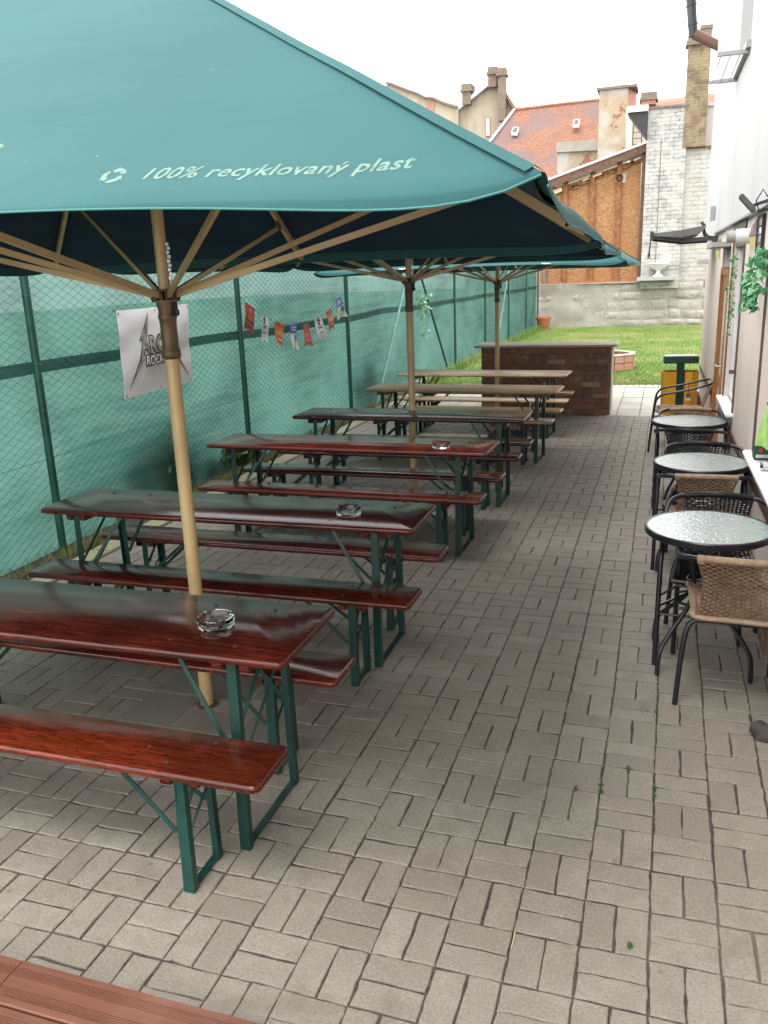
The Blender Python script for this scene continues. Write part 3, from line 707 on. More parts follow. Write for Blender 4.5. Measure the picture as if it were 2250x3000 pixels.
for x in (-.24, -.17, -.10): MB().tube([(x, -.52, .0), (x-.01, 0, -.03), (x, .53, .0)], .003, 5).build('line', M['grey_plastic'], t)
# awning over the door end
t = on_wall('awning', 'small grey folding awning sticking out from the wall beside the door', 'awning', 8.35, 2.345)
b = MB(); N = 10
for i in range(N+1):
    u = i/N; b.v += [(-.08-.62*u, -.5, .03-.05*u-.03*math.sin(math.pi*u)), (-.08-.62*u, .6, .03-.05*u-.03*math.sin(math.pi*u))]
for i in range(N): b.f.append((2*i, 2*i+1, 2*i+3, 2*i+2))
b.m = [0]*N; b.build('canopy_cloth', M['grey_fabric'], t, fix=False)
MB().prism([(-.10, -.50, .045), (-.40, -.50, .0), (-.68, -.50, -.02), (-.68, -.50, -.05), (-.40, -.50, -.075), (-.20, -.50, -.05)], (0, 1.1, 0)).build('folded_cloth', M['grey_fabric'], t)
MB().tube([(-.05, -.52, .0), (-.05, .62, 0)], .065, 16).build('roller', M['charcoal'], t, smooth=True)
MB().tube([(-.06, -.545, .0), (-.06, -.521, 0)], .080, 24).build('end_cap', M['white_plastic'], t, smooth=True)
MB().bar((-.06, -.48, -.10), (-.38, -.40, -.11), .03, .045).bar((-.38, -.40, -.11), (-.69, -.48, -.06), .03, .035).build('arm', M['charcoal'], t)
MB().bar((-.06, .55, -.10), (-.38, .45, -.11), .03, .045).bar((-.38, .45, -.11), (-.69, .55, -.06), .03, .035).build('arm', M['charcoal'], t)
MB().box((-.72, -.53, -.07), (-.68, .63, .0)).build('front_bar', M['charcoal'], t, bevel=.006)
b = MB(); rn = random.Random(3)
b.tube([(-.71, -.50, -.02), (-.715, -.51, -.14), (-.72, -.505, -.22), (-.73, -.50, -.27)], [.006, .008, .010, .016], 6)
for q in range(7): b.tube([(-.72, -.505, -.22), (-.73+rn.gauss(0, .02), -.50+rn.gauss(0, .02), -.30)], .002, 4)
b.build('hanging_strap', M['charcoal'], t)
MB().box((-.02, -.50, -.02), (-.001, .60, .12)).build('wall_bracket', M['brown_trim'], t)
# vent pipe, lamps, floodlight, signs
t = on_wall('vent_pipe', 'white plastic vent pipe with grey end sticking out of the wall', 'pipe', 4.23, 2.15)
MB().tube([(0, 0, 0), (-.07, 0, 0)], .052, 24).tube([(-.07, 0, 0), (-.08, 0, 0)], .055, 24).tube([(-.08, 0, 0), (-.115, 0, 0)], .051, 24).build('sleeve', M['white_plastic'], t, smooth=True)
MB().tube([(-.115, 0, 0), (-.168, 0, 0)], .041, 24).tube([(-.168, 0, 0), (-.174, 0, 0)], .044, 24).build('end_piece', M['grey_plastic'], t, smooth=True)
def lamp(y, z, lab):
    t = on_wall('wall_lamp', lab, 'lamp', y, z, group='half-cone wall lamps')
    b = MB(); n = 12; vs = []
    for (r, zz) in ((.012, .10), (.035, .06), (.052, .0), (.055, -.005)):
        for k in range(n+1):
            a = math.pi/2+math.pi*k/n; vs.append((r*math.cos(a)-.001, r*math.sin(a), zz))
    fs = [(i*(n+1)+k, i*(n+1)+k+1, (i+1)*(n+1)+k+1, (i+1)*(n+1)+k) for i in range(3) for k in range(n)]
    b.add(vs, fs); b.add([(0, -.055, -.005), (0, .055, -.005), (0, .012, .10), (0, -.012, .10)], [(0, 1, 2, 3)]); b.build('hood', M['brown_plastic'], t, smooth=True)
    vs = []
    for (r, zz) in ((.045, -.004), (.045, -.03), (.038, -.085)):
        for k in range(n+1):
            a = math.pi/2+math.pi*k/n; vs.append((r*math.cos(a)-.001, r*math.sin(a), zz))
    b = MB().add(vs, [(i*(n+1)+k, i*(n+1)+k+1, (i+1)*(n+1)+k+1, (i+1)*(n+1)+k) for i in range(2) for k in range(n)]+[tuple(2*(n+1)+k for k in range(n+1))]); b.build('lamp_glass', M['lamp_glass'], t)
lamp(3.98, 2.15, 'brown hooded wall lamp with yellow glass behind the white vent pipe')
lamp(7.40, 2.12, 'brown hooded wall lamp with yellow glass left of the door below the awning')
t = on_wall('floodlight', 'black floodlight on a bracket above the leaded pane', 'floodlight', 3.12, 2.315, -.035)
MB().bar((0, 0, .0), (-.10, .02, -.03), .018, .018).tube([(-.01, .0, .02), (-.04, -.03, .06), (-.07, 0, .0), (-.05, .01, -.06), (-.02, 0, -.04)], .004, 6).build('bracket', M['black_plastic'], t)
MB().bar((-.075, .02, -.055), (-.155, .04, .035), .08, .03, (1, 0, 1)).build('lamp_head', M['charcoal'], t, bevel=.005)
t = on_wall('floodlight', 'small black floodlight at the near end of the awning', 'floodlight', 8.1, 2.40, -.035)
MB().bar((0, 0, .0), (-.09, .0, -.02), .02, .02).build('bracket', M['black_plastic'], t)
MB().bar((-.07, 0, -.05), (-.14, 0, .03), .09, .03, (1, 0, 1)).build('lamp_head', M['charcoal'], t, bevel=.004)
t = on_wall('junction_box', 'small grey junction box beside the awning bracket', 'box', 8.05, 2.50, -.036)
MB().box((-.05, -.045, -.09), (0, .045, .09)).build('case', M['grey_plastic'], t, bevel=.006)
t = on_wall('leaded_pane', 'framed strip of pale blue leaded glass hung on the wall', 'glass panel', 3.64, 2.09)
MB().box((-.016, -.135, -.165), (-.003, .135, .165)).build('glass', M['leaded'], t)
b = MB()
for k in range(7): b.box((-.022, -.14, -.165+k*.053), (-.0165, .14, -.16+k*.053))
b.box((-.024, -.145, -.172), (-.0, -.136, .172)).box((-.024, .136, -.172), (0, .145, .172)).box((-.0235, -.136, .166), (0, .136, .172)); b.build('lead_frame', M['black_plastic'], t)
t = on_wall('small_sign', 'blank white plate sticking out near the corner of the pub wall', 'sign', 9.3, 2.0)
MB().box((-.14, -.006, -.03), (-.0, .006, .03)).build('plate', M['white_plastic'], t)
# drain pipes at the far gable corner
t = empty('drainpipe', 'brown and dark downpipe crossing in front of the sky at the pub corner', 'drainpipe', (-.1, 10.0, 4.79))
MB().tube([(.45, 0, -.30), (.31, 0, -.18), (0, 0, -.005)], .062, 16).build('swan_neck', M['brown_pipe'], t, smooth=True)
MB().tube([(-.01, 0, -.03), (-.03, 0, .10), (-.06, 0, .35), (-.12, 0, .9)], [.058, .058, .06, .075], 16).build('stack_pipe', M['dark_pipe'], t, smooth=True)
MB().tube([(-.028, 0, .10), (-.03, 0, .115)], .066, 16).tube([(-.055, 0, .32), (-.058, 0, .335)], .068, 16).build('collar', M['charcoal'], t, smooth=True)
# bark screen against the foot of the wall
sc = on_wall('bark_screen', 'low brown bark screen leaning along the foot of the pub wall', 'screen', 0, 0)
b = MB(); rn = random.Random(12); y = .6
while y < 9.55:
    if 5.98 < y < 6.97: y = 6.97; b.build('bark_strips', M['bark'], sc, fix=False); b = MB(); continue
    w = .010+.012*rn.random(); h = .27+.03*math.sin(y*2.1)+.04*rn.random(); x = -.012-.010*rn.random()
    b.add([(x, y, 0), (x-.006, y+w/2, 0), (x, y+w, 0), (x+rn.gauss(0, .003), y+rn.gauss(0, .003), h), (x-.006, y+w/2, h+rn.gauss(0, .008)), (x, y+w, h)], [(0, 1, 4, 3), (1, 2, 5, 4)]); y += w*.8
b.build('bark_strips', M['bark'], sc, fix=False)
MB().tube([(-.03, .6, .22), (-.032, 3, .222), (-.03, 5.97, .22)], .0016, 4).build('binding_wire', M['steel'], sc)

# trailing artificial ivy
def ivy(name, label, root, strands, leaf, mat, stemm='weed', seed=1, n=40, shape='ivy', group=None):
    t = empty(name, label, 'plant', root, 0, group); rn = random.Random(seed); st = MB(); b = MB()
    for pts in strands:
        P = hermite(pts, 8); st.tube(P, .0022, 4)
        for k in range(int(n*len(P)/24)):
            p = P[rn.randrange(len(P))]+Vector((rn.gauss(0, leaf*.7), rn.gauss(0, leaf*.7), rn.gauss(0, leaf*.4)))
            s = leaf*(.6+.7*rn.random()); nrm = Vector((rn.gauss(-.3, .8), rn.gauss(-.6, .7), rn.gauss(.4, .6))).normalized()
            dn = (Vector((rn.gauss(0, .5), rn.gauss(0, .5), -1))); dn = (dn-nrm*dn.dot(nrm)).normalized(); sd_ = nrm.cross(dn)
            if shape == 'ivy': o = [(0, 0), (.45, -.25), (.95, -.1), (.7, .35), (.55, .5), (.35, .85), (0, 1.25), (-.35, .85), (-.55, .5), (-.7, .35), (-.95, -.1), (-.45, -.25)]
            else: o = [(0, 0), (.32, .3), (.38, .7), (.2, 1.1), (0, 1.4), (-.2, 1.1), (-.38, .7), (-.32, .3)]
            vs = [p+(sd_*a+dn*c)*s+nrm*(-abs(a)*.25*s) for a, c in o]; m_ = len(vs)
            b.add([p+dn*s*.4]+vs, [(0, i+1, (i+1) % m_+1) for i in range(m_)])
    b.build('leaves', M[mat], t, fix=False); st.build('stem', M[stemm], t, fix=False); return t
rt = wl(-.03, 3.22, 2.03)
ivy('hanging_ivy', 'large bright green artificial ivy hanging right at the photo edge over the leaded pane', rt,
    [[(0,0,0),(-.03,-.05,-.10),(-.05,-.05,-.25),(-.03,-.02,-.36)], [(0,0,0),(-.05,.15,-.12),(-.06,.28,-.22),(-.05,.22,-.34)], [(0,-.1,0),(-.05,-.12,-.15),(-.05,-.15,-.3)], [(0,0,0),(-.02,-.2,-.02),(-.03,-.3,-.14)]], .029, 'green_leaf', seed=3, n=44)
rt = wl(-.03, 4.98, 2.02)
ivy('hanging_ivy', 'slim leafy artificial vine hanging in front of the far ground-floor window', rt,
    [[(0,.12,.03),(-.02,.05,-.10),(-.02,-.02,-.3),(-.02,-.04,-.45),(-.02,-.05,-.62)], [(0,.3,0),(-.02,.34,-.18),(-.02,.32,-.35)], [(0,.3,0),(-.01,.15,-.05),(-.02,-.1,-.2),(-.02,-.15,-.4)]], .020, 'green_leaf', seed=5, n=42, shape='leaf')
ivy('hanging_plant', 'pale green artificial plant hanging on the fence behind the second parasol pole', (FX+.1, 12.45, 1.45),
    [[(0,.1,.12),(.05,.3,.05),(.06,.45,-.1)], [(0,.1,.1),(.08,.3,-.1),(.06,.3,-.35),(.05,.3,-.6)], [(0,.2,.05),(.06,.5,.02),(.06,.6,-.1)], [(0,.2,.05),(.06,.4,.18),(.06,.5,.1)], [(0,.2,0),(.05,.2,-.3)]], .05, 'mint_leaf', seed=8, n=34, shape='leaf')

# ================================================================== BEER TABLES AND BENCHES
def slab_top(L_, W_, z, th, mat, name, parent, r=.028, seed=0):
    poly = []; hx, hy = L_/2, W_/2
    for cx, cy, a0 in ((hx-r, hy-r, 0), (-hx+r, hy-r, 90), (-hx+r, -hy+r, 180), (hx-r, -hy+r, 270)):
        for k in range(5):
            a = R(a0+k*22.5); poly.append((cx+r*math.cos(a), cy+r*math.sin(a)))
    # subdivide long sides with a faint waviness
    out = []; rn = random.Random(seed)
    for i, p in enumerate(poly):
        q = poly[(i+1) % len(poly)]; out.append(p)
        d = math.hypot(q[0]-p[0], q[1]-p[1])
        if d > .3:
            n = int(d/.07)
            for k in range(1, n): t = k/n; out.append((p[0]+(q[0]-p[0])*t, p[1]+(q[1]-p[1])*t+rn.gauss(0, .0008)))
    b = MB(); n = len(out)
    prof = [(.010, 0), (.003, .004), (0, .011), (0, th-.011), (.003, th-.0035), (.009, th)]
    for ins, zz in prof:
        for x, y in out:
            sx = max(-1, min(1, x/(hx-.03))); sy = max(-1, min(1, y/(hy-.03)))
            b.v.append((x-ins*(sx if abs(x) > hx-.03 else 0), y-ins*(sy if abs(y) > hy-.03 else 0), z-th+zz))
    for k in range(len(prof)-1):
        for i in range(n): j = (i+1) % n; b.f.append((k*n+i, k*n+j, (k+1)*n+j, (k+1)*n+i))
    b.f.append(tuple(range(n))[::-1]); b.f.append(tuple((len(prof)-1)*n+i for i in range(n)))
    b.m = [0]*len(b.f); return b.build(name, mat, parent, smooth=True)
def leg_frame(t, x, s, zt, hw, name='leg_frame'):
    """s: +1 outward end; two angle-iron uprights joined by a floor bar and thin cross ties"""
    g = M['green_steel']; b = MB()
    for sy in (-1, 1):
        y = sy*hw; yt = y*.93
        # L profile: a wide outer face and a side flange
        b.add([(x-.020, y, 0), (x+.020, y, 0), (x+.018, yt, zt), (x-.018, yt, zt), (x-.020, y-sy*.004, 0), (x+.020, y-sy*.004, 0), (x+.018, yt-sy*.004, zt), (x-.018, yt-sy*.004, zt)],
              [(0,1,2,3),(7,6,5,4),(0,4,5,1),(1,5,6,2),(2,6,7,3),(3,7,4,0)])
        xe = x+s*.020
        b.add([(xe, y-sy*.0045, 0), (xe-s*.004, y-sy*.0045, 0), (xe-s*.004, y-sy*.028, 0), (xe, y-sy*.028, 0), (xe-s*.002, yt-sy*.0045, zt), (xe-s*.006, yt-sy*.0045, zt), (xe-s*.006, yt-sy*.028, zt), (xe-s*.002, yt-sy*.028, zt)],
              [(0,1,2,3),(7,6,5,4),(0,4,5,1),(1,5,6,2),(2,6,7,3),(3,7,4,0)])
    b.box((x-.014, -hw+.0055, .004), (x+.014, hw-.0055, .009))
    zc = zt-.055
    # arched plate under the top, and two crossing ties
    P = [(x-.012, -hw*.93+.01, zc-.05)]+[(x-.012, hw*.9*math.sin(R(a)), zc+.035*math.cos(R(a))) for a in range(-70, 71, 20)]+[(x-.012, hw*.93-.01, zc-.05)]
    for p, q in zip(P[:-1], P[1:]): b.bar(p, q, .003, .026, (0, 0, 1))
    b.bar((x-.004, -hw*.94, zt*.60), (x-.004, hw*.45, zt-.05), .016, .003, (0, 1, 1))
    b.bar((x+.002, -hw*.95, zt*.42), (x+.002, hw*.92, zt-.12), .010, .003, (0, 1, 1))
    b.build(name, g, t)
    for sy in (-1, 1):
        MB().bar((x-s*.022, sy*hw*.95, zt*.52), (x-s*.26, sy*hw*.62, zt-.008), .018, .004, (0, 1, 0)).build('stay', g, t)
def beer_table(name, label, cat, L_, W_, H, inset, mat, batten, group, top='tabletop', bolts=4, seed=0):
    t = empty(name, label, cat, (0,0,0), 0, group)
    th = .030
    slab_top(L_, W_, H, th, mat, top, t, seed=seed)
    hw = W_/2-.028
    for s in (-1, 1):
        x = s*(L_/2-inset); leg_frame(t, x, s, H-th-.002, hw)
        MB().box((x-s*.045-.022, -W_/2+.03, H-th-.036), (x-s*.045+.022, W_/2-.03, H-th-.0015)).box((x+s*.05-.02, -W_/2+.045, H-th-.042), (x+s*.05+.02, W_/2-.045, H-th-.0015)).build('batten', batten, t, bevel=.004)
    for s in (-1, 1):
        for (dx, fy) in (((-.05, -.28), (-.05, .28), (.05, .30), (-.16, 0)) if W_ < .3 else ((0, -.33), (0, .33), (-.25, -.33), (-.25, .33))):
            MB().lathe([(.0075, H-.001), (.0075, H+.0012), (.005, H+.002), (.003, H+.0008)], (s*(L_/2-inset+dx), fy*W_, 0), 12).build('bolt', M['bolt'], t, smooth=True)
    return t
BT, BB = 'beer garden tables in a row down the yard', 'beer garden benches in a row down the yard'
def put(o, x, y, rz=0): o.location = (x, y, 0); o.rotation_euler = (0, 0, R(rz)); return o
t1 = put(beer_table('beer_table', 'dark red varnished beer table nearest the camera, cut by the left photo edge', 'table', 2.2, .50, .77, .215, M['red_wood'], M['red_wood'], BT), -2.475, -.065, .6)
copy_tree(t1, 'dark red beer table second from the camera, left end before the nearest fence post', (-2.475, 1.44, 0), R(.6))
copy_tree(t1, 'dark red beer table third from the camera, crossed by the second parasol pole', (-2.475, 3.29, 0), R(-.6))
t4 = put(beer_table('beer_table', 'dark beer table with peeling whitish varnish, fourth from the camera', 'table', 2.12, .52, .77, .215, M['dark_wood'], M['red_wood'], BT, seed=2), -2.40, 4.66, -.3)
t5 = put(beer_table('beer_table', 'weathered pale wood beer table, nearer one of the two pale tables before the brick counter', 'table', 2.14, .52, .77, .215, M['pale_wood'], M['rust'], BT, seed=3), -2.335, 6.45, -2.6)
copy_tree(t5, 'weathered pale wood beer table farthest from the camera, right before the brick counter', (-2.40, 7.88, 0), R(-3.2))
b1 = put(beer_table('beer_bench', 'bright red-brown varnished bench nearest the camera with visible bolts', 'bench', 2.2, .255, .47, .305, M['red_wood_bright'], M['red_wood'], BB, 'seat', seed=4), -2.465, -.43, .3)
b2 = put(beer_table('beer_bench', 'dark red bench behind the nearest table, mostly hidden beneath its top', 'bench', 2.2, .255, .47, .305, M['red_wood'], M['red_wood'], BB, 'seat', seed=5), -2.485, .285, 0)
copy_tree(b2, 'dark red bench in front of the second table, third bench from the camera', (-2.43, 1.09, 0), R(.4))
copy_tree(b2, 'dark red bench behind the second table, seen under its top', (-2.465, 1.785, 0), R(.2))
copy_tree(b2, 'dark red bench in front of the third table, its end catching white sky light', (-2.49, 3.01, 0), R(-.3))
copy_tree(b2, 'dark red bench behind the third table, crossed by the second parasol pole', (-2.47, 3.66, 0), R(-.2))
b4 = put(beer_table('beer_bench', 'dark peeling bench in front of the fourth table', 'bench', 2.2, .255, .47, .305, M['dark_wood'], M['red_wood'], BB, 'seat', seed=6), -2.46, 4.40, 0)
copy_tree(b4, 'dark peeling bench behind the fourth table', (-2.46, 5.05, 0), 0)
b5 = put(beer_table('beer_bench', 'pale worn bench in front of the nearer pale table', 'bench', 2.2, .255, .47, .305, M['pale_wood'], M['rust'], BB, 'seat', seed=7), -2.41, 6.21, -.6)
copy_tree(b5, 'pale worn bench behind the nearer pale table', (-2.40, 6.93, 0), R(-2))
copy_tree(b5, 'pale worn bench in front of the farthest pale table', (-2.42, 7.69, 0), R(-2.6))
put(beer_table('beer_bench', 'honey-yellow bench behind the farthest table, next to the brick counter', 'bench', 2.2, .255, .47, .305, M['yellow_wood'], M['rust'], BB, 'seat', seed=8), -2.43, 8.36, -1.2)
for x, y, lab in ((-1.545, 6.10, 'white paper sticker on the right leg of the nearer pale table'), (-1.605, 7.62, 'white paper sticker on the right leg of the farthest pale table')):
    tag(MB().box((x, y, .50), (x+.003, y+.05, .68)).build('sticker', M['off_white']), lab, 'sticker')

# black plastic grid lying by the farther tables
g = MB(); gx, gy = -2.28, 7.55
for i in range(7): g.box((gx+i*.065, gy, .002), (gx+i*.065+.016, gy+.45, .028))
for j in range(8): g.box((gx+.016, gy+j*.06, .004), (gx+.40, gy+j*.06+.014, .026))
tag(g.build('floor_grid', M['black_plastic'], loc=(gx, gy, 0)), 'black plastic grid mat lying on the paving between the two pale tables', 'mat')

# ================================================================== ASHTRAYS
def ashtray(loc, label, r=.067, h=.038, group='glass ashtrays'):
    n = 64; vs = []; fs = []
    prof = [(r*.90, 0), (r*.97, .003), (r, h-.004), (r*.985, h), (r*.86, h), (r*.83, h-.003), (r*.76, .010), (r*.70, .007)]
    for (rr, z) in prof:
        for k in range(n):
            a = 2*math.pi*k/n; zz = z
            if z > h*.7:
                for q in range(4):
                    d = abs((a-R(45+90*q)+math.pi) % (2*math.pi)-math.pi)
                    if d < .14: zz = z-.008*(math.cos(d/.14*math.pi/2))
            vs.append((rr*math.cos(a), rr*math.sin(a), zz))
    for i in range(len(prof)-1):
        for k in range(n): fs.append((i*n+k, i*n+(k+1) % n, (i+1)*n+(k+1) % n, (i+1)*n+k))
    fs.append(tuple(range(n))[::-1]); fs.append(tuple((len(prof)-1)*n+k for k in range(n)))
    o = MB().add(vs, fs).build('ashtray', M['glass'], smooth=True, loc=(0,0,0)); o.location = loc
    return tag(o, label, 'ashtray', group)
for (px, py, lab) in ((467, 1344, 'round clear glass ashtray on the nearest dark red table'), (753, 1104, 'round clear glass ashtray on the second dark red table'), (953, 962, 'round clear glass ashtray on the third dark red table')):
    p = atz(px, py, .785); ashtray((p.x, p.y, .7712), lab)
p = wl(.02, 2.62, .809); ashtray(p, 'small clear glass ashtray on the white sill at the right photo edge', .042, .045)

# ================================================================== PARASOLS
HH, ZA, ZR, OX = 1.80, 3.23, 2.12, -.06
def DS(s): return s**4*(1-s**8)/.368
def surf(x, y):
    """canopy height at local x,y measured from the canopy centre"""
    m_ = max(abs(x), abs(y))/HH
    s = min(abs(x), abs(y))/max(max(abs(x), abs(y)), 1e-6)
    sag = -.022*m_**2*DS(s)
    z = ZA-(ZA-ZR)*m_ + sag
    q = 1.0 if abs(y) > abs(x) else 0.0
    z += (.005*noise.noise(Vector((x*2.2, y*2.2, 1)))+.0065*noise.noise(Vector((x*(1.0+3*(1-q)), y*(1.0+3*q), 4))))*min(1, 3*abs(1-m_)+.2)*min(1, m_*6)
    return z
def make_parasol(label):
    t = empty('parasol', label, 'parasol', (0,0,0), 0, 'teal parasols down the middle of the yard')
    def canopy(off, inset, flap):
        b = MB(); NU, NM = 60, 40
        for sd_ in range(4):
            c_, s_ = [(1,0),(0,1),(-1,0),(0,-1)][sd_]
            o = len(b.v); rows = [i/NM for i in range(NM+1)]
            ext = ([(.002, .3), (.004, .65), (.005, 1)] if sd_ == 3 else [(.012, .010), (.022, .028), (.026, .050)]) if flap else []
            for m_ in rows:
                m2 = max(m_, .004)
                for k in range(NU+1):
                    u = -1+2*k/NU; lx = HH*m2*inset; ly = u*HH*m2*inset
                    x = lx*c_-ly*s_; y = lx*s_+ly*c_
                    # rim droops between the rib ends
                    s = abs(u); droop = -.004*(m_**6)*(1-s**7)*(sd_ != 3) if flap or off < 0 else 0
                    b.v.append((x+OX, y, surf(x, y)+off+droop))
            for (e, dz0) in ext:
                for k in range(NU+1):
                    u = -1+2*k/NU; s = abs(u); fl = 1-s**7; dz = dz0*(.006+.016*DS(s)) if sd_ == 3 else dz0
                    curl = 1.0 if sd_ == 3 else .5+.5*fl
                    lx = HH+e*(.35+.65*fl); ly = u*(HH+e*.4)
                    x = lx*c_-ly*s_; y = lx*s_+ly*c_
                    xr, yr = HH*c_-u*HH*s_, HH*s_+u*HH*c_
                    wav = 0 if sd_ == 3 else .005*math.sin(u*5+sd_)+.0015*math.sin(u*19+2*sd_)
                    b.v.append((x+OX+wav*c_, y+wav*s_, surf(xr, yr)+off-.004*fl*(sd_ != 3)-dz*curl+wav*.3))
            NR = len(rows)+len(ext)
            for i in range(NR-1):
                for k in range(NU):
                    a = o+i*(NU+1)+k; b.f.append((a, a+NU+1, a+NU+2, a+1))
        b.m = [0]*len(b.f); return b, (NM, NU)
    b, _ = canopy(0, 1, True)
    cn = b.build('canopy', M['canopy'], t, fix=False); cn.data.polygons.foreach_set('use_smooth', [True]*len(cn.data.polygons)); cn.data.set_sharp_from_angle(angle=R(50))
    b, _ = canopy(-.012, .992, False)  # added sheet just under the canvas, carries the painted shade of the underside
    ln = b.build('shaded_underside', M['shaded_underside'], t, fix=False); ln.data.polygons.foreach_set('use_smooth', [True]*len(ln.data.polygons))
    # hems and ridge seams
    hem = MB()
    for sd_ in range(4):
        c_, s_ = [(1,0),(0,1),(-1,0),(0,-1)][sd_]; P = []
        for k in range(61):
            u = -1+2*k/60; s = abs(u); fl = 1-s**7; e, dz = (.005, 1) if sd_ == 3 else (.026, .050); dz = dz*(.006+.016*DS(s)) if sd_ == 3 else dz; curl = 1 if sd_ == 3 else .5+.5*fl
            lx = HH+e*(.35+.65*fl); ly = u*(HH+e*.4); wav = 0 if sd_ == 3 else .005*math.sin(u*5+sd_)+.0015*math.sin(u*19+2*sd_)
            x = lx*c_-ly*s_; y = lx*s_+ly*c_; xr, yr = HH*c_-u*HH*s_, HH*s_+u*HH*c_
            P.append((x+OX+wav*c_, y+wav*s_, surf(xr, yr)-.004*fl*(sd_ != 3)-dz*curl+wav*.3))
        hem.tube(P, .0022, 5)
    hem.build('hem', M['seam'], cn, smooth=True)
    sm = MB()
    for q in range(4):
        a = R(45+90*q); P = []
        for k in range(24):
            m_ = .02+.975*k/23; x = HH*m_*math.cos(a)*math.sqrt(2); y = HH*m_*math.sin(a)*math.sqrt(2)
            P.append(Vector((x+OX, y, surf(x*.999, y*.999)+.004)))
        w = Vector((-math.sin(a), math.cos(a), 0))*.022
        for k in range(23):
            d = Vector((0, 0, -.010))
            sm.add([P[k]-w+d, P[k], P[k+1], P[k+1]-w+d], [(0, 1, 2, 3)]); sm.add([P[k], P[k]+w+d, P[k+1]+w+d, P[k+1]], [(0, 1, 2, 3)])
    sm.build('ridge_seam', M['canopy'], cn, fix=False)
    # pole with bronze sleeve and hub
    MB().tube([(0, 0, -.02), (0, 0, 1.72)], .0305, 20).build('pole', M['gold'], t, smooth=True)
    MB().tube([(0, 0, 1.90), (0, 0, ZA-.06)], .0255, 20).build('upper_pole', M['gold'], t, smooth=True)
    MB().lathe([(.034, 1.655), (.040, 1.662), (.042, 1.675), (.040, 1.69), (.0355, 1.705), (.0355, 1.80), (.037, 1.82), (.041, 1.83), (.037, 1.845), (.036, 1.86), (.042, 1.885), (.042, 1.895), (.030, 1.897)], (0,0,0), 12).build('collar', M['bronze'], t, smooth=True)
    hb = MB()
    hb.lathe([(.030, 1.893), (.060, 1.894), (.060, 1.902), (.036, 1.904), (.036, 1.937), (.052, 1.938), (.052, 1.945), (.030, 1.947)], (0,0,0), 16)
    for q in range(8):
        for e in (-.009, .009):
            a = R(45*q); d = Vector((math.cos(a), math.sin(a), 0)); w = Vector((-math.sin(a), math.cos(a), 0))
            hb.bar(d*.034+w*e*1.6+Vector((0,0,1.920)), d*.060+w*e*1.6+Vector((0,0,1.920)), .005, .034)
    hb.build('hub', M['bronze'], t)
    MB().lathe([(.03, ZA-.12), (.07, ZA-.11), (.07, ZA-.07), (.02, ZA-.05)], (OX*.3, 0, 0), 16).build('top_hub', M['bronze'], t)
    for q in range(8):
        a = R(45*q); dg = q % 2; k = math.sqrt(2) if dg else 1
        d = Vector((math.cos(a), math.sin(a), 0)); e = d*HH*k
        def rp(fr, dz): p = e*fr; return Vector((p.x+OX, p.y, ZA-(ZA-ZR)*fr-dz))
        rb = MB()
        for i in range(6): rb.bar(rp(.03+.155*i, .042), rp(.03+.155*(i+1)*1.0, .042), .022, .034)
        rb.bar(rp(.955, .040), rp(.960 if dg else .992, .036), .022, .028)
        r_b = rb.build('rib', M['gold'], t)
        fr = .62 if dg else .80
        kn = rp(fr, .085)
        MB().bar(kn+Vector((0,0,.05)), kn-Vector((0,0,.012)), .018, .04, (d.x, d.y, 0)).build('knuckle', M['bronze'], r_b)
        MB().bar(d*.052+Vector((0,0,1.922)), kn, .015, .024).build('strut', M['gold'], t)
    # height adjustment chain beside the upper pole
    ch = MB()
    for i in range(9):
        z = 1.99+i*.017; ch.cbox((.040+(.0025 if i % 2 else -.0015), -.010, z), (.013, .005, .0125)).cbox((.040, -.014, z), (.004, .002, .006))
    ch.bar((.040, -.008, 1.93), (.038, -.008, 1.995), .008, .004); ch.build('chain', M['steel'], t)
    MB().bar((.047, -.012, 1.90), (.050, -.014, 1.835), .018, .012).cbox((.054, -.012, 1.85), (.016, .014, .022)).build('release_lever', M['black_plastic'], t)
    MB().lathe([(.05, -.004), (.05, .003), (.034, .006)], (0,0,0), 20).build('ground_socket', M['bronze'], t)
    return t
pr1 = make_parasol('large teal canvas parasol nearest the camera with pale printed lettering'); pr1.location = (-2.27, .65, 0); pr1.rotation_euler.z = R(2.4)
pr2 = copy_tree(pr1, 'teal canvas parasol in the middle of the row of three', (-2.44, 4.85, 0), R(1.0))
pr3 = copy_tree(pr1, 'teal canvas parasol farthest from the camera, its near slope seen as a pale strip', (-2.42, 8.94, -.075), R(-.5))
# printed words, laid onto the first canopy's surface
def text_polys(s, size=1, offset=0, shear=0):
    cu = bpy.data.curves.new('t', 'FONT'); cu.body = s; cu.size = size; cu.offset = offset; cu.shear = shear; cu.resolution_u = 3
    cu.space_character = 1.06
    o = bpy.data.objects.new('t', cu); COL.objects.link(o)
    bpy.context.view_layer.update()
    dg = bpy.context.evaluated_depsgraph_get(); me = bpy.data.meshes.new_from_object(o.evaluated_get(dg))
    vs = [v.co.copy() for v in me.vertices]; fs = [tuple(p.vertices) for p in me.polygons]
    bpy.data.objects.remove(o); bpy.data.curves.remove(cu); bpy.data.meshes.remove(me)
    return vs, fs
def canopy_at(px, py):
    d = ray(px, py); a = R(2.4); lo, hi = .3, 5
    for _ in range(60):
        t = (lo+hi)/2; p = CAM+d*t; v = p-pr1.location
        x = v.x*math.cos(a)+v.y*math.sin(a)-OX; y = -v.x*math.sin(a)+v.y*math.cos(a)
        if p.z > surf(x, y): lo = t
        else: hi = t
    return (x, y)
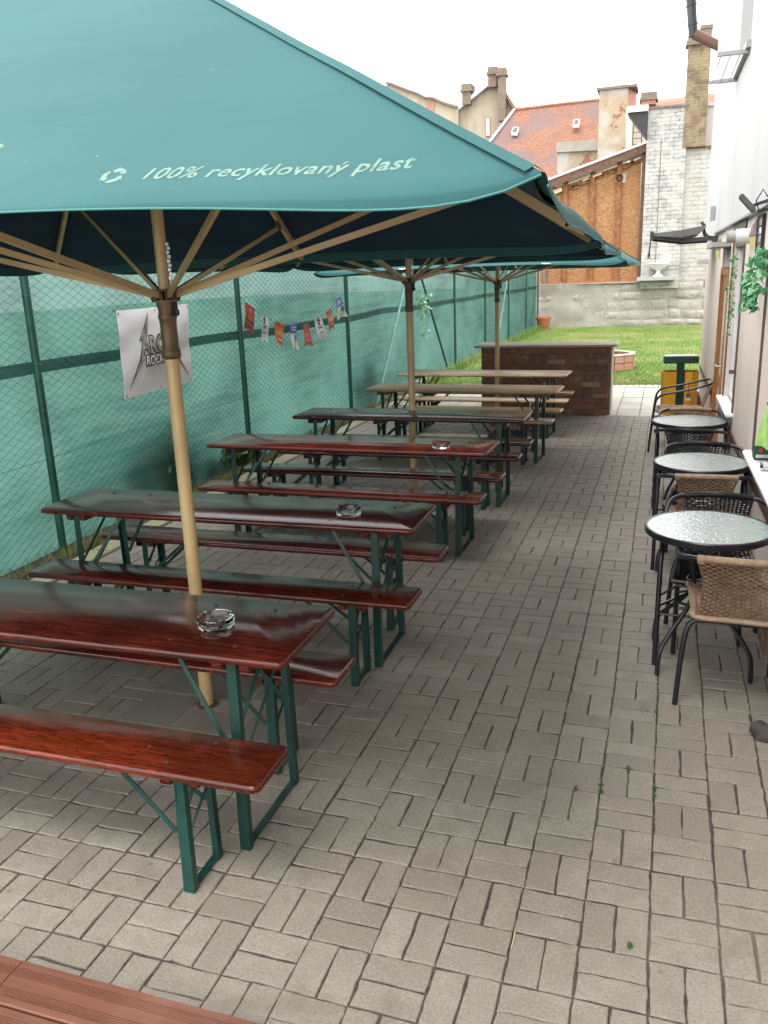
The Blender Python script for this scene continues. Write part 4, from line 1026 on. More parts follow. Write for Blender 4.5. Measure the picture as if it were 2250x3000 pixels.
def text_on_canopy(par, s, p0, p1, xh, name='print'):
    vs, fs = text_polys(s, 1, .018, .22)
    w = max(v.x for v in vs)-min(v.x for v in vs); x0 = min(v.x for v in vs)
    d = Vector((p1[0]-p0[0], p1[1]-p0[1])); Lw = d.length; d.normalize(); n = Vector((-d.y, d.x)); k = Lw/w
    b = MB(); out = []
    bmx = bmesh.new()
    bv = [bmx.verts.new((v.x, v.y, 0)) for v in vs]
    for f in fs:
        try: bmx.faces.new([bv[i] for i in f])
        except ValueError: pass
    bmesh.ops.triangulate(bmx, faces=bmx.faces[:])
    for v in bmx.verts:
        q = Vector(p0)+d*((v.co.x-x0)*k)+n*(v.co.y*xh)
        v.co = (q.x+OX, q.y, surf(q.x, q.y)+.0007)
    me = bpy.data.meshes.new(name); bmx.to_mesh(me); bmx.free(); me.materials.append(M['print'])
    o = bpy.data.objects.new(name, me); COL.objects.link(o); o.parent = par; return o
cn1 = [c for c in pr1.children if c.name.startswith('canopy')][0]
text_on_canopy(cn1, '100% recyklovaný plast', canopy_at(305, 388), canopy_at(893, 362), .056)
def flat_on_canopy(par, polys, name='print'):
    b = MB()
    for P in polys:
        b.add([(x+OX, y, surf(x, y)+.0007) for x, y in P], [tuple(range(len(P)))])
    return b.build(name, M['print'], par, fix=False)
(cx_, cy_), rr_ = canopy_at(245, 380), .021; AR = []
for q in range(3):
    a0 = R(120*q+15)
    for k in range(4):
        a, c = a0+R(18*k), a0+R(18*(k+1)); ky = 1.25
        AR.append([(cx_+rr_*math.cos(a)*1.25, cy_+rr_*math.sin(a)*ky), (cx_+rr_*math.cos(c)*1.25, cy_+rr_*math.sin(c)*ky), (cx_+rr_*.55*math.cos(c)*1.25, cy_+rr_*.55*math.sin(c)*ky), (cx_+rr_*.55*math.cos(a)*1.25, cy_+rr_*.55*math.sin(a)*ky)])
    a = a0+R(72); c = a0+R(105)
    AR.append([(cx_+rr_*1.2*math.cos(a)*1.25, cy_+rr_*1.2*math.sin(a)*1.25), (cx_+rr_*.8*math.cos(c)*1.25, cy_+rr_*.8*math.sin(c)*1.25), (cx_+rr_*.35*math.cos(a)*1.25, cy_+rr_*.35*math.sin(a)*1.25)])
flat_on_canopy(cn1, AR)
flat_on_canopy(cn1, [[canopy_at(-6, 309), canopy_at(7, 313), canopy_at(9, 317), canopy_at(-6, 325)]], 'white_print')
cn3 = [c for c in pr3.children if c.name.startswith('canopy')][0]
o = flat_on_canopy(cn3, [[(-.75, -1.80), (-.72, -1.79), (-.62, -1.80), (-.7, -1.812)], [(.90, -1.80), (.93, -1.79), (1.02, -1.802), (.95, -1.812)], [(1.76, -1.55), (1.80, -1.50), (1.78, -1.35)]], 'white_print')
o.data.materials[0] = M['white_plastic']

# ================================================================== RATTAN CHAIRS
def weave(b1_, b2_, surfn, nh, nv, rh, rv, steps, amp):
    """b1_: horizontal strands, b2_: stakes; surfn(u,v) -> (point, normal)"""
    for k in range(nh):
        v = (k+.5)/nh; P = []
        for i in range(steps+1):
            u = i/steps; p, n = surfn(u, v); P.append(p+n*amp*math.sin(math.pi*(u*nv+k)))
        b1_.tube(P, rh, 4, cap=False)
    for j in range(nv+1):
        u = j/nv; b2_.tube([surfn(u, i/10)[0] for i in range(11)], rv, 4, cap=False)
def make_chair(label, fill, wrap, frame):
    t = empty('rattan_chair', label, 'chair', (0,0,0), 0, 'rattan bistro chairs along the pub wall')
    half = [(.27, .31, 0), (.268, .285, .30), (.266, .262, .52), (.265, .235, .595), (.265, .17, .635), (.265, .0, .668), (.262, -.14, .70), (.245, -.245, .728), (.19, -.305, .742), (.10, -.330, .748), (0, -.337, .75)]
    full = half+[(-x, y, z) for x, y, z in half[-2::-1]]
    hp = hermite(full, 5); MB().tube(hp, .0125, 10).build('frame_hoop', frame, t, smooth=True)
    wr = [p for p in hp if abs(p.x) < .175 and p.z > .6]
    bw = MB(); W_ = []
    for i in range(len(wr)-1):
        for q in range(10): W_.append(wr[i].lerp(wr[i+1], q/10))
    W_.append(wr[-1]); bw.tube(W_, [.0165+.0013*math.sin(i*2.1) for i in range(len(W_))], 10)
    bw.build('back_wrap', wrap, t, smooth=True)
    rl = [(.235, -.245, 0), (.222, -.235, .22), (.208, -.222, .35), (.185, -.212, .405), (.14, -.208, .418), (0, -.208, .42)]
    rf = hermite(rl+[(-x, y, z) for x, y, z in rl[-2::-1]], 5); MB().tube(rf, .0125, 10).build('rear_leg', frame, t, smooth=True)
    side = MB()
    for s in (-1, 1):
        side.tube([(s*.267, .268, .36), (s*.19, .22, .40)], .006, 6).tube([(s*.268, .275, .31), (s*.12, .10, .33), (s*.18, -.20, .40)], .0075, 6)
    side.tube([(-.19, .21, .405), (.19, .21, .405)], .009, 8).tube([(-.268, .283, .27), (.268, .283, .27)], .007, 8)
    side.build('stretcher', frame, t, smooth=True)
    def seatf(u, v):
        w = .205-.03*v; x = (u*2-1)*w; y = .235-.45*v
        e = abs(u*2-1); z = .432+.012*(e**4)-.012*(1-e*e)*math.sin(math.pi*v)
        if v < .12: z -= .02*(1-v/.12)**2
        return Vector((x, y, z)), Vector((0, 0, 1))
    b_ = MB(); s_ = MB(); weave(b_, s_, seatf, 34, 16, .0052, .0045, 48, .0042)
    b_.build('seat', fill, t, fix=False); 
    rim = []
    for (x, y) in [(.205, .24), (.2, .1), (.185, -.1), (.172, -.222), (0, -.226), (-.172, -.222), (-.185, -.1), (-.2, .1), (-.205, .24), (0, .25)]: rim.append((x, y, .438))
    s_.tube(hermite(rim+[rim[0]], 4)[:-1], .013, 8, closed=True); s_.build('seat_rim', wrap, t, fix=False, smooth=True)
    def backf(u, v):
        w = .172-.028*math.sin(math.pi*min(1, v*1.05))+.0*v; x = (u*2-1)*w
        z = .735-.31*v; y = -.330+.115*v**.8-.035*math.sin(math.pi*v)*0+.012*(1-(u*2-1)**2)*-1*(1-v)
        return Vector((x, y, z)), Vector((0, -1, -.3)).normalized()
    b_ = MB(); s_ = MB(); weave(b_, s_, backf, 27, 15, .0043, .0034, 45, .0040)
    b_.build('backrest', fill, t, fix=False)
    for u in (0, 1): s_.tube([backf(u, i/12)[0] for i in range(13)], .0065, 6)
    s_.build('backrest_stakes', fill if fill != M['rattan'] else M['rattan'], t, fix=False)
    return t
def place(o, x, y, deg): o.location = (x, y, 0); o.rotation_euler = (0, 0, R(deg)); return o
chb = place(make_chair('brown rattan chair nearest the camera, its woven back towards the camera', M['rattan'], M['rattan_light'], M['black']), .125, 1.43, -3)
chk = place(make_chair('black rattan chair behind the nearest round table, facing the camera', M['rattan_black'], M['rattan_black'], M['black']), .06, 1.90, 178)
copy_tree(chb, 'brown rattan chair before the second round table, its back towards the camera', (.02, 2.99, 0), R(1))
copy_tree(chk, 'black rattan chair behind the second round table, facing the camera', (.03, 3.36, 0), R(177))
copy_tree(chk, 'black rattan chair before the farthest round table, its back towards the camera', (-.02, 4.52, 0), R(-4))
copy_tree(chb, 'brown rattan chair behind the farthest round table, facing the camera', (-.01, 4.93, 0), R(180))
copy_tree(chb, 'brown rattan chair turned sideways by the door, next to the litter bin', (-.06, 7.25, 0), R(90))

# ================================================================== ROUND GLASS TABLES
def make_round(label):
    t = empty('round_table', label, 'table', (0,0,0), 0, 'round glass bistro tables along the pub wall'); r = .30; H = .72
    MB().lathe([(r-.006, H-.034), (r, H-.030), (r+.001, H-.004), (r-.003, H+.001), (r-.012, H+.001), (r-.014, H-.003), (r-.016, H-.030)], (0,0,0), 64).build('table_rim', M['black'], t, smooth=True)
    MB().lathe([(r-.0135, H-.006), (r-.0135, H-.0012), (.001, H-.0012)], (0,0,0), 64).build('tabletop', M['hammered'], t, smooth=True)
    for q in range(4):
        a = R(45+90*q); c_, s_ = math.cos(a), math.sin(a)
        prof = [(.305, 0), (.303, .07), (.290, .135), (.235, .20), (.13, .30), (.085, .37), (.085, .50), (.12, .62), (.17, H-.035)]
        MB().tube(hermite([(p*c_, p*s_, z) for p, z in prof], 4), .0115, 9).build('leg', M['black'], t, smooth=True)
    MB().tube([(.085*math.cos(R(k*15)), .085*math.sin(R(k*15)), .44) for k in range(24)], .007, 6, closed=True).build('leg_ring', M['black'], t, smooth=True)
    b = MB().box((-.28, -.012, H-.034), (.28, .012, H-.02)).box((-.012, -.28, H-.0345), (-.0121+.0241, .28, H-.0205)); b.build('under_bar', M['black'], t)
    return t
rt1 = make_round('round table nearest the camera with hammered glass top and black rim'); rt1.location = (0.0, 1.71, 0); rt1.rotation_euler.z = R(3)
rt2 = copy_tree(rt1, 'middle one of the three round glass tables along the wall', (.015, 3.22, 0), R(-8))
rt3 = copy_tree(rt1, 'farthest round glass table, near the litter bin', (-.025, 4.83, 0), R(12))
b = MB(); b.tube([(.012+.045*math.cos(R(a)), 2.705, .575+.014*math.sin(R(a))) for a in range(0, 360, 20)], .005, 6, closed=True)
tag(b.build('white_tag', M['off_white']), 'small off-white oval handle hanging under the middle round table', 'handle')

# towel, beer mat box on the near sill
p = wl(.02, 2.95, .81)
t = empty('beer_mat_box', 'dark green beer mat box with red seal on the white sill under the towel', 'box', p, WROT)
MB().box((-.045, -.055, 0), (.045, .055, .085)).build('case', M['sign_green'], t, bevel=.003)
MB().lathe([(.014, 0), (.014, .001)], (0,0,0), 20).build('red_seal', M['sign_red'], t).matrix_local = Matrix.Translation((-.01, -.0555, .060)) @ Matrix.Rotation(R(90), 4, 'X')
MB().box((-.036, -.0565, .014), (.038, -.0556, .034)).build('white_stripe', M['off_white'], t)
b = MB(); rn = random.Random(4); NN = 18
rows = 16
for i in range(rows+1):
    z = .34-.27*i/rows; sp = .018+.075*(i/rows)**.8
    for k in range(NN):
        a = 2*math.pi*k/NN; rr = 1+.32*math.sin(a*4+i*.12)+.1*math.sin(a*7)
        b.v.append((sp*.55*rr*math.cos(a), sp*rr*math.sin(a)+.01*i/rows, z-.02*math.sin(a+1)*(i/rows)))
for i in range(rows):
    for k in range(NN): b.f.append((i*NN+k, i*NN+(k+1) % NN, (i+1)*NN+(k+1) % NN, (i+1)*NN+k))
b.f.append(tuple(range(NN))[::-1]); b.m = [0]*len(b.f)
o = b.build('towel', M['leather'], smooth=True); o.location = wl(.03, 2.80, .83); tag(o, 'bright green cloth towel hanging over the box on the near white sill', 'towel')
t = on_wall('towel_hook', 'small brown hook bar on the near window holding the green towel', 'hook', 2.80, 1.17)
MB().bar((.15, 0, 0), (.01, 0, 0), .02, .015).build('hook_arm', M['brown_trim'], t)

# ================================================================== LITTER BIN
t = empty('litter_bin', 'litter bin with two yellow buckets and dark green post and lid beside the lawn', 'bin', (-.055, 8.62, 0), R(4))
MB().box((-.045, -.035, 0), (.045, .035, .80)).build('post', M['green_steel'], t, bevel=.006)
lid = MB().prism([(-.205, -.10, .80), (.205, -.10, .80), (.205, .08, .80), (.13, .17, .80), (-.13, .17, .80), (-.205, .08, .80)], (0, 0, .085)); lid.build('lid', M['green_steel'], t, bevel=.006)
MB().prism([(-.195, -.09, .886), (.195, -.09, .886), (.195, .08, .886), (.12, .16, .886), (-.12, .16, .886), (-.195, .08, .886)], (0, 0, .006)).build('stubbing_plate', M['steel'], t)
for s in (-1, 1):
    P = [(s*.05, -.13), (s*.13, -.15), (s*.205, -.10), (s*.225, .02), (s*.20, .12), (s*.05, .13)]
    b = MB(); n = len(P)
    for (z, k) in ((.16, .93), (.70, 1.0)):
        for x, y in P: b.v.append((s*.05+(x-s*.05)*k, y*k, z))
    for x, y in P: b.v.append((s*.05+(x-s*.05)*.96, y*.95, .70))
    for x, y in P: b.v.append((s*.05+(x-s*.05)*.9, y*.88, .20))
    for r in range(3):
        for i in range(n): j = (i+1) % n; b.f.append((r*n+i, r*n+j, (r+1)*n+j, (r+1)*n+i))
    b.f.append(tuple(range(n))); b.f.append(tuple(3*n+i for i in range(n))); b.m = [0]*len(b.f)
    b.build('bucket', M['yellow'], t)
MB().box((-.17, -.12, 0), (.17, .12, .02)).build('base_plate', M['green_steel'], t, bevel=.004)
t = empty('hand_brush', 'small red-handled hand brush hanging at the litter bin', 'brush', (.05, 8.40, .30))
MB().tube([(0, 0, .30), (0, 0, .14)], [.007, .011], 8).build('handle', M['red_plastic'], t, smooth=True)
MB().box((-.03, -.012, .06), (.03, .012, .14)).build('bristle_head', M['off_white'], t, bevel=.004)
MB().box((-.028, -.014, .10), (.028, .014, .145)).build('ferrule', M['bronze'], t)

# stone by the wall
bm = bmesh.new(); bmesh.ops.create_icosphere(bm, subdivisions=2, radius=1)
for v in bm.verts:
    c = v.co.copy(); n_ = noise.noise(c*1.1+Vector((3, 1, 5)))*.45+noise.noise(c*3+Vector((1, 2, 3)))*.12+noise.noise(c*9)*.03
    c *= 1+n_; c.x = max(-.95, min(.9, c.x)); c.z = max(-.5, c.z); v.co = Vector((c.x*.062, c.y*.050, (c.z+.5)*.044))
me = bpy.data.meshes.new('rock'); bm.to_mesh(me); bm.free(); me.materials.append(M['stone'])
o = bpy.data.objects.new('rock', me); COL.objects.link(o); o.location = (.24, .99, 0); o.rotation_euler = (0, 0, R(-20)); tag(o, 'rough dark brown rock lying on the paving at the right edge', 'rock')
# planks/pebbles: one dry straw in the joint
p = atz(1509/K, 2728/K, .003); q = atz(1498/K, 2778/K, .003)
tag(MB().tube([p, (p+q)/2+Vector((.001, 0, .001)), q], .0018, 5).build('straw', M['foam']), 'dry yellow straw lying in a paving joint at the bottom', 'straw')

# ================================================================== BRICK BAR COUNTER
bar = empty('brick_counter', 'low old red brick counter with pale stone slab top behind the tables', 'counter', (-1.85, 9.55, 0))
X0, X1, YF, YB = -.89, .885, -.14, .42
MB().box((X0+.008, YF+.008, 0), (X1-.008, YB-.008, .93)).build('core', M['bar_mortar'], bar)
b = MB(); tones = []; rn = random.Random(21); rows = 12; rh = .93/rows
def bbrick(x0, x1, z0, z1, face):
    j = lambda: rn.gauss(0, .0022); d = .006+rn.random()*.006; a = .006
    if face == 'f': q = [(x0+a+j(), z0+a*.8+j()), (x1-a+j(), z0+a*.8+j()), (x1-a+j(), z1-a*.8+j()), (x0+a+j(), z1-a*.8+j())]; F0 = lambda x, z, o: (x, YF+.008-o, z)
    elif face == 'b': q = [(x0+a, z0+a), (x1-a, z0+a), (x1-a, z1-a), (x0+a, z1-a)]; F0 = lambda x, z, o: (x, YB-.008+o, z)
    else: q = [(x0+a, z0+a), (x1-a, z0+a), (x1-a, z1-a), (x0+a, z1-a)]; sg = 1 if face == 'r' else -1; XX = X1-.008 if face == 'r' else X0+.008; F0 = lambda x, z, o: (XX+sg*o, x, z)
    c = (sum(p[0] for p in q)/4, sum(p[1] for p in q)/4); in_ = [(c[0]+(p[0]-c[0])*.95, c[1]+(p[1]-c[1])*.88) for p in q]
    b.add([F0(*p, 0) for p in q]+[F0(*p, d*.6) for p in q]+[F0(*p, d) for p in in_], [(0,1,5,4),(1,2,6,5),(2,3,7,6),(3,0,4,7),(4,5,9,8),(5,6,10,9),(6,7,11,10),(7,4,8,11),(8,9,10,11)])
    tn = min(1, max(0, rn.gauss(.5, .27))); tones.extend([tn]*12)
for r in range(rows):
    z0 = r*rh; off = (0 if r % 2 else .13)+rn.gauss(0, .012)
    for face in 'fb':
        x = X0-off+.0
        while x < X1:
            w = .26+rn.gauss(0, .012) if rn.random() < .8 else .135
            a, c = max(x, X0), min(x+w, X1)
            if c-a > .03: bbrick(a, c, z0, z0+rh, face)
            x += w
    for face in 'rl':
        for a, c in (((YF, .14), (.14, YB)) if r % 2 else ((YF, YB),)): bbrick(a, c, z0, z0+rh, face)
b.m = [0]*len(b.f); o = b.build('brickwork', M['bar_brick'], bar, fix=False); add_tone(o, tones)
for i in range(5):
    a = -.985+i*.395; MB().box((a, -.185, .937), (a+.391, .46, .968)).build('counter_slab', M['cap'], bar, bevel=.005)
MB().box((X1+.006, -.10, 0), (X1+.03, .40, .93)).build('end_pier', M['mortar'], bar, bevel=.004)

# fire pit on the lawn
fp = empty('fire_pit', 'octagonal brick-sided fire pit on the lawn behind the counter', 'fire pit', (-1.42, 15.2, 0))
n = 8; Ro, Ri = .64, .54
b = MB()
for lay in range(2):
    for k in range(n):
        a0, a1 = 2*math.pi*(k+.5)/n, 2*math.pi*(k+1.5)/n
        for (s, e) in ((.01, .495), (.505, .99)):
            p0 = Vector((Ro*math.cos(a0), Ro*math.sin(a0), 0)).lerp(Vector((Ro*math.cos(a1), Ro*math.sin(a1), 0)), s); p1 = Vector((Ro*math.cos(a0), Ro*math.sin(a0), 0)).lerp(Vector((Ro*math.cos(a1), Ro*math.sin(a1), 0)), e)
            q0, q1 = p0*(Ri/Ro), p1*(Ri/Ro); z = .005+lay*.15
            b.prism([(p0.x, p0.y, z), (p1.x, p1.y, z), (q1.x, q1.y, z), (q0.x, q0.y, z)], (0, 0, .142))
b.build('brick_ring', M['red_block'] if 'red_block' in M else concrete('salmon_block', (.42,.22,.15), (.33,.15,.10), 5), fp, bevel=.008)
b = MB()
for k in range(n):
    a0, a1 = 2*math.pi*(k+.5)/n, 2*math.pi*(k+1.5)/n
    q = [(r*math.cos(a), r*math.sin(a), .302) for r, a in ((Ro+.01, a0), (Ro+.01, a1), (Ri-.01, a1), (Ri-.01, a0))]; b.prism(q, (0, 0, .02))
b.build('rim', M['cap'], fp)
MB().lathe([(Ri-.01, .20), (Ri*.5, .215), (.01, .21)], (0,0,0), 8).build('ash_fill', M['soil'], fp)

# terracotta pot by the boundary wall
t = empty('flower_pot', 'terracotta flower pot standing where the fence meets the stone wall', 'pot', (-4.33, 27.6, 0))
n = 40; vs = []; prof = [(.15, 0.02), (.19, .10), (.225, .25), (.235, .34), (.27, .345), (.275, .42), (.255, .425), (.235, .36), (.2, .30)]
b = MB()
for (r, z) in prof:
    for k in range(n): a = 2*math.pi*k/n; r2 = r*(1+(.02*math.cos(a*20) if z < .33 else 0)); vs.append((r2*math.cos(a), r2*math.sin(a), z))
b.add(vs, [(i*n+k, i*n+(k+1) % n, (i+1)*n+(k+1) % n, (i+1)*n+k) for i in range(len(prof)-1) for k in range(n)]+[tuple((len(prof)-1)*n+k for k in range(n))]); b.build('pot_body', M['terracotta'], t, smooth=True)
MB().lathe([(.17, 0), (.18, .03), (.14, .03)], (0,0,0), 30).build('saucer', M['terracotta'], t, smooth=True)

# ================================================================== BANNER AND PENNANTS
bn = empty('club_banner', 'white vinyl banner with metallic rock club logo tied to the fence behind the first pole', 'banner', (FX+.045, 3.54, 1.04))
CR = [(3.57, 1.77), (4.71, 1.785), (4.67, 1.055), (3.54, 1.035)]   # TL TR BR BL (y,z)
def bq(u, v, off=0):
    y = (CR[0][0]*(1-u)+CR[1][0]*u)*(1-v)+(CR[3][0]*(1-u)+CR[2][0]*u)*v
    z = (CR[0][1]*(1-u)+CR[1][1]*u)*(1-v)+(CR[3][1]*(1-u)+CR[2][1]*u)*v
    # edges pulled in between the ties, soft creases
    e = .012*math.sin(math.pi*v)*((1-u)**3-u**3); y += e
    z += .010*math.sin(math.pi*u)*(v-.5)*.6
    bul = .020*math.sin(math.pi*u)*math.sin(math.pi*v)+.006*math.sin(6*(u+v*1.6))*math.sin(math.pi*v)+.004*noise.noise(Vector((u*5, v*5, 2)))
    return Vector((bul+off, y-3.54, z-1.04))
b = MB(); NU, NV = 40, 28
for i in range(NU+1):
    for j in range(NV+1): b.v.append(bq(i/NU, j/NV))
for i in range(NU):
    for j in range(NV): a = i*(NV+1)+j; b.f.append((a, a+1, a+NV+2, a+NV+1))
b.m = [0]*len(b.f); o = b.build('banner_sheet', M['vinyl'], bn, fix=False, smooth=True)
def bpoly(pts, off, mat, name):
    bmx = bmesh.new(); vv = [bmx.verts.new((u, v, 0)) for u, v in pts]; bmx.faces.new(vv); bmesh.ops.triangulate(bmx, faces=bmx.faces[:])
    bmesh.ops.subdivide_edges(bmx, edges=bmx.edges[:], cuts=3, use_grid_fill=True)
    for v in bmx.verts: v.co = bq(v.co.x, v.co.y, off)
    me = bpy.data.meshes.new(name); bmx.to_mesh(me); bmx.free(); me.materials.append(mat); o = bpy.data.objects.new(name, me); COL.objects.link(o); o.parent = bn
def btext(s, u0, u1, vb, vh, off, mat, name, fat=0, sx=0):
    vs, fs = text_polys(s, 1, fat); x0 = min(v.x for v in vs)+fat; x1 = max(v.x for v in vs)-fat; hmax = max(v.y for v in vs)-fat
    b = MB(); b.add([bq(u0+(v.x-x0)/(x1-x0)*(u1-u0), vb-v.y/hmax*vh, off) for v in vs], fs); b.build(name, mat, bn, fix=False)
bolt = [(.385,.07),(.245,.37),(.29,.345),(.225,.61),(.07,.90),(.275,.60),(.25,.61),(.305,.40),(.345,.30)]
def grow(P, g):
    cx = sum(p[0] for p in P)/len(P); cy = sum(p[1] for p in P)/len(P)
    out = []
    for i, p in enumerate(P):
        a = P[i-1]; c = P[(i+1) % len(P)]; n1 = Vector((p[1]-a[1], a[0]-p[0])).normalized(); n2 = Vector((c[1]-p[1], p[0]-c[0])).normalized()
        n_ = (n1+n2); n_ = n_.normalized() if n_.length > 1e-3 else n1; out.append((p[0]+n_.x*g, p[1]+n_.y*g*1.5))
    return out
def area(P): return sum(P[i-1][0]*P[i][1]-P[i][0]*P[i-1][1] for i in range(len(P)))
for P in (bolt, [(1-u, v) for u, v in bolt]):
    g_ = .011 if area(P) > 0 else -.011
    bpoly(grow(P, g_), .004, M['ink'], 'logo_outline'); bpoly(P, .007, M['logo'], 'logo_bolt')
btext('ARCHA', .255, .78, .525, .19, .005, M['ink'], 'logo_outline', .08); btext('ARCHA', .255, .78, .525, .19, .0085, M['logo'], 'lettering', .025)
btext('ROCK CLUB', .30, .76, .665, .105, .0095, M['ink'], 'logo_outline', .13); btext('ROCK CLUB', .30, .76, .665, .105, .0125, M['vinyl'], 'lettering', .03)
for (u, v) in ((.02, .03), (.5, .03), (.98, .03), (.03, .97), (.5, .97), (.97, .97)):
    p = bq(u, v, .003); MB().tube([p+Vector((0, .010*math.cos(R(a)), .010*math.sin(R(a)))) for a in range(0, 360, 40)], .0025, 5, closed=True).build('eyelet', M['steel'], bn)
    if u != .5:
        d = Vector((-.03, -.03 if u < .5 else .03, .025 if v < .5 else -.03)); MB().tube([p, p+d], .0025, 5).build('tie', M['black_plastic'], bn)

# bunting: pixel columns of each flag on the fence plane
bu = empty('pennant_bunting', 'string of eight small advertising pennants hung between two fence posts', 'bunting', (0, 0, 0))
def fpix(cx, cy): return atx((280+.4702*cx)/K, (840+.4702*cy)/K, FX+.06)
FL = [((928, 95), (995, 140), (925, 265), (990, 300), 'r'), ((1030, 172), (1076, 190), (1044, 345), (1075, 355), 'w'), ((1120, 215), (1168, 235), (1130, 360), (1168, 395), 'o'), ((1210, 238), (1256, 235), (1220, 385), (1262, 393), 'b'),
      ((1290, 235), (1330, 222), (1302, 380), (1348, 375), 'r'), ((1365, 200), (1404, 185), (1392, 345), (1440, 330), 'w'), ((1437, 160), (1468, 132), (1455, 280), (1502, 265), 'o'), ((1492, 95), (1525, 62), (1515, 212), (1572, 187), 'b')]
SP = [fpix(905, 68)]
for f in FL: SP += [fpix(*f[0]), fpix(*f[1])]
SP.append(fpix(1545, 40)); MB().tube(SP, .0022, 5).build('string', M['black_plastic'], bu)
names = dict(r='red pennant with gold lettering', w='white pennant with a black skull in a hat', o='orange and red pennant', b='blue and white pennant')
def pen_text(par, s, Q, u0, u1, v, h, mat):
    vs, fs = text_polys(s, 1, .02); x0 = min(a.x for a in vs); x1 = max(a.x for a in vs); hm = max(a.y for a in vs)
    b = MB(); b.add([Q(u0+(a.x-x0)/(x1-x0)*(u1-u0), v-a.y/hm*h, .004) for a in vs], fs); b.build('lettering', mat, par, fix=False)
for i, (tl, tr, bl, br, kd) in enumerate(FL):
    A, B_, C_, D_ = (fpix(*q) for q in (tl, tr, bl, br))
    def Q(u, v, off=0, A=A, B_=B_, C_=C_, D_=D_, i=i):
        p = (A*(1-u)+B_*u)*(1-v)+(C_*(1-u)+D_*u)*v; return p+Vector((off+.014*math.sin(v*5+i)*v+.010*math.sin(u*4+i*2+v*2), 0, 0))
    def patch(u0, u1, v0, v1, off, mat, name, tail=False, par=None):
        b = MB(); nu, nv = 8, 12
        for a in range(nu+1):
            for c in range(nv+1):
                u = u0+(u1-u0)*a/nu; v = v0+(v1-v0)*c/nv
                if tail: v *= 1-.13*(1-abs(2*u-1))*(c/nv)
                b.v.append(Q(u, v, off))
        for a in range(nu):
            for c in range(nv): k = a*(nv+1)+c; b.f.append((k, k+1, k+nv+2, k+nv+1))
        b.m = [0]*len(b.f); return b.build(name, mat, par or bu, fix=False, smooth=True)
    pn = patch(0, 1, 0, 1, 0, M[dict(r='flag_red', w='flag_white', o='flag_orange', b='flag_white')[kd]], 'pennant', True)
    pn['label'] = names[kd]
    if kd == 'r':
        for v in (.42, .50): patch(.22, .80, v, v+.035, .003, M['flag_gold'], 'print', par=pn)
        pen_text(pn, 'KAPITAN', Q, .15, .88, .74, .09, M['flag_gold']); patch(.3, .62, .12, .32, .003, M['flag_orange'], 'print', par=pn)
    elif kd == 'w':
        patch(.28, .72, .13, .17, .003, M['ink'], 'print', par=pn); patch(.36, .64, .04, .14, .004, M['ink'], 'print', par=pn); patch(.38, .60, .20, .30, .003, M['ink'], 'print', par=pn)
        b = MB(); b.add([Q(.22, .34, .004), Q(.28, .32, .004), Q(.80, .46, .004), Q(.74, .48, .004)], [(0,1,2,3)]); b.add([Q(.78, .32, .0045), Q(.84, .34, .0045), Q(.28, .48, .0045), Q(.22, .46, .0045)], [(0,1,2,3)]); b.build('print', M['ink'], pn, fix=False)
        patch(.25, .75, .60, .64, .003, M['ink'], 'print', par=pn)
    elif kd == 'o':
        patch(0, 1, .0, .18, .002, M['flag_red'], 'print', par=pn); patch(.05, .9, .34, .52, .003, M['flag_gold'], 'print', par=pn); patch(.25, .9, .62, .84, .003, M['flag_red'], 'print', par=pn); patch(.3, .75, .66, .72, .004, M['off_white'], 'print', par=pn)
    else:
        patch(0, 1, 0, .36, .002, M['flag_blue'], 'print', par=pn); patch(.2, .8, .10, .14, .003, M['off_white'], 'print', par=pn); patch(.15, .85, .2, .24, .003, M['off_white'], 'print', par=pn); patch(.30, .85, .66, .86, .003, M['flag_lime'], 'print', par=pn); patch(.6, .95, .40, .66, .003, M['flag_blue'], 'print', par=pn)

# ================================================================== BACKGROUND: boundary wall and houses
YW = 28.5
zcap = at(1280, 614, YW).z
bw = empty('boundary_wall', 'rough whitewashed stone boundary wall at the end of the lawn', 'wall', (-4.8, YW, 0))
MB().box((0, .06, -.1), (10.5, .45, zcap)).build('mortar_core', M['stone_mortar'], bw)
b = MB(); tones = []; rn = random.Random(31); z = 0
while z < zcap-.1:
    h = min(.22+.16*rn.random(), zcap-z); 
    if zcap-z-h < .12: h = zcap-z
    x = -.2*rn.random()
    while x < 10.4:
        w = .30+.85*rn.random(); x0, x1 = max(0, x), min(10.5, x+w)
        if x1-x0 > .08:
            g = .012; nu, nv = 6, 4; t = rn.random(); base = len(b.v); sd_ = rn.random()*50; d = .012+.03*rn.random()
            for i in range(nu+1):
                for j in range(nv+1):
                    u, v = i/nu, j/nv; ex = min(u, 1-u)*nu; ey = min(v, 1-v)*nv
                    k = min(1, ex*.9)*min(1, ey*.9)
                    px = x0+g+(x1-x0-2*g)*u; pz = z+g+(h-2*g)*v
                    px += .014*noise.noise(Vector((px*4, pz*5, sd_))); pz += .012*noise.noise(Vector((px*4, pz*5, sd_+9)))
                    b.v.append((px, .06-(d+.03*noise.noise(Vector((px*5, pz*5, sd_))))*k**.5-.002, pz)); tones.append(t)
            for i in range(nu):
                for j in range(nv): a = base+i*(nv+1)+j; b.f.append((a, a+nv+1, a+nv+2, a+1))
        x += w
    z += h
b.v = [(x_+.05*noise.noise(Vector((x_*1.1, z_*1.6, 2))), y_, z_+.055*noise.noise(Vector((x_*1.2, z_*1.3, 11)))*min(1, z_*2, max(0, (zcap-z_)*3))) for x_, y_, z_ in b.v]
b.m = [0]*len(b.f); o = b.build('stonework', M['stone_wall'], bw, fix=False); add_tone(o, tones); o.data.polygons.foreach_set('use_smooth', [True]*len(o.data.polygons))
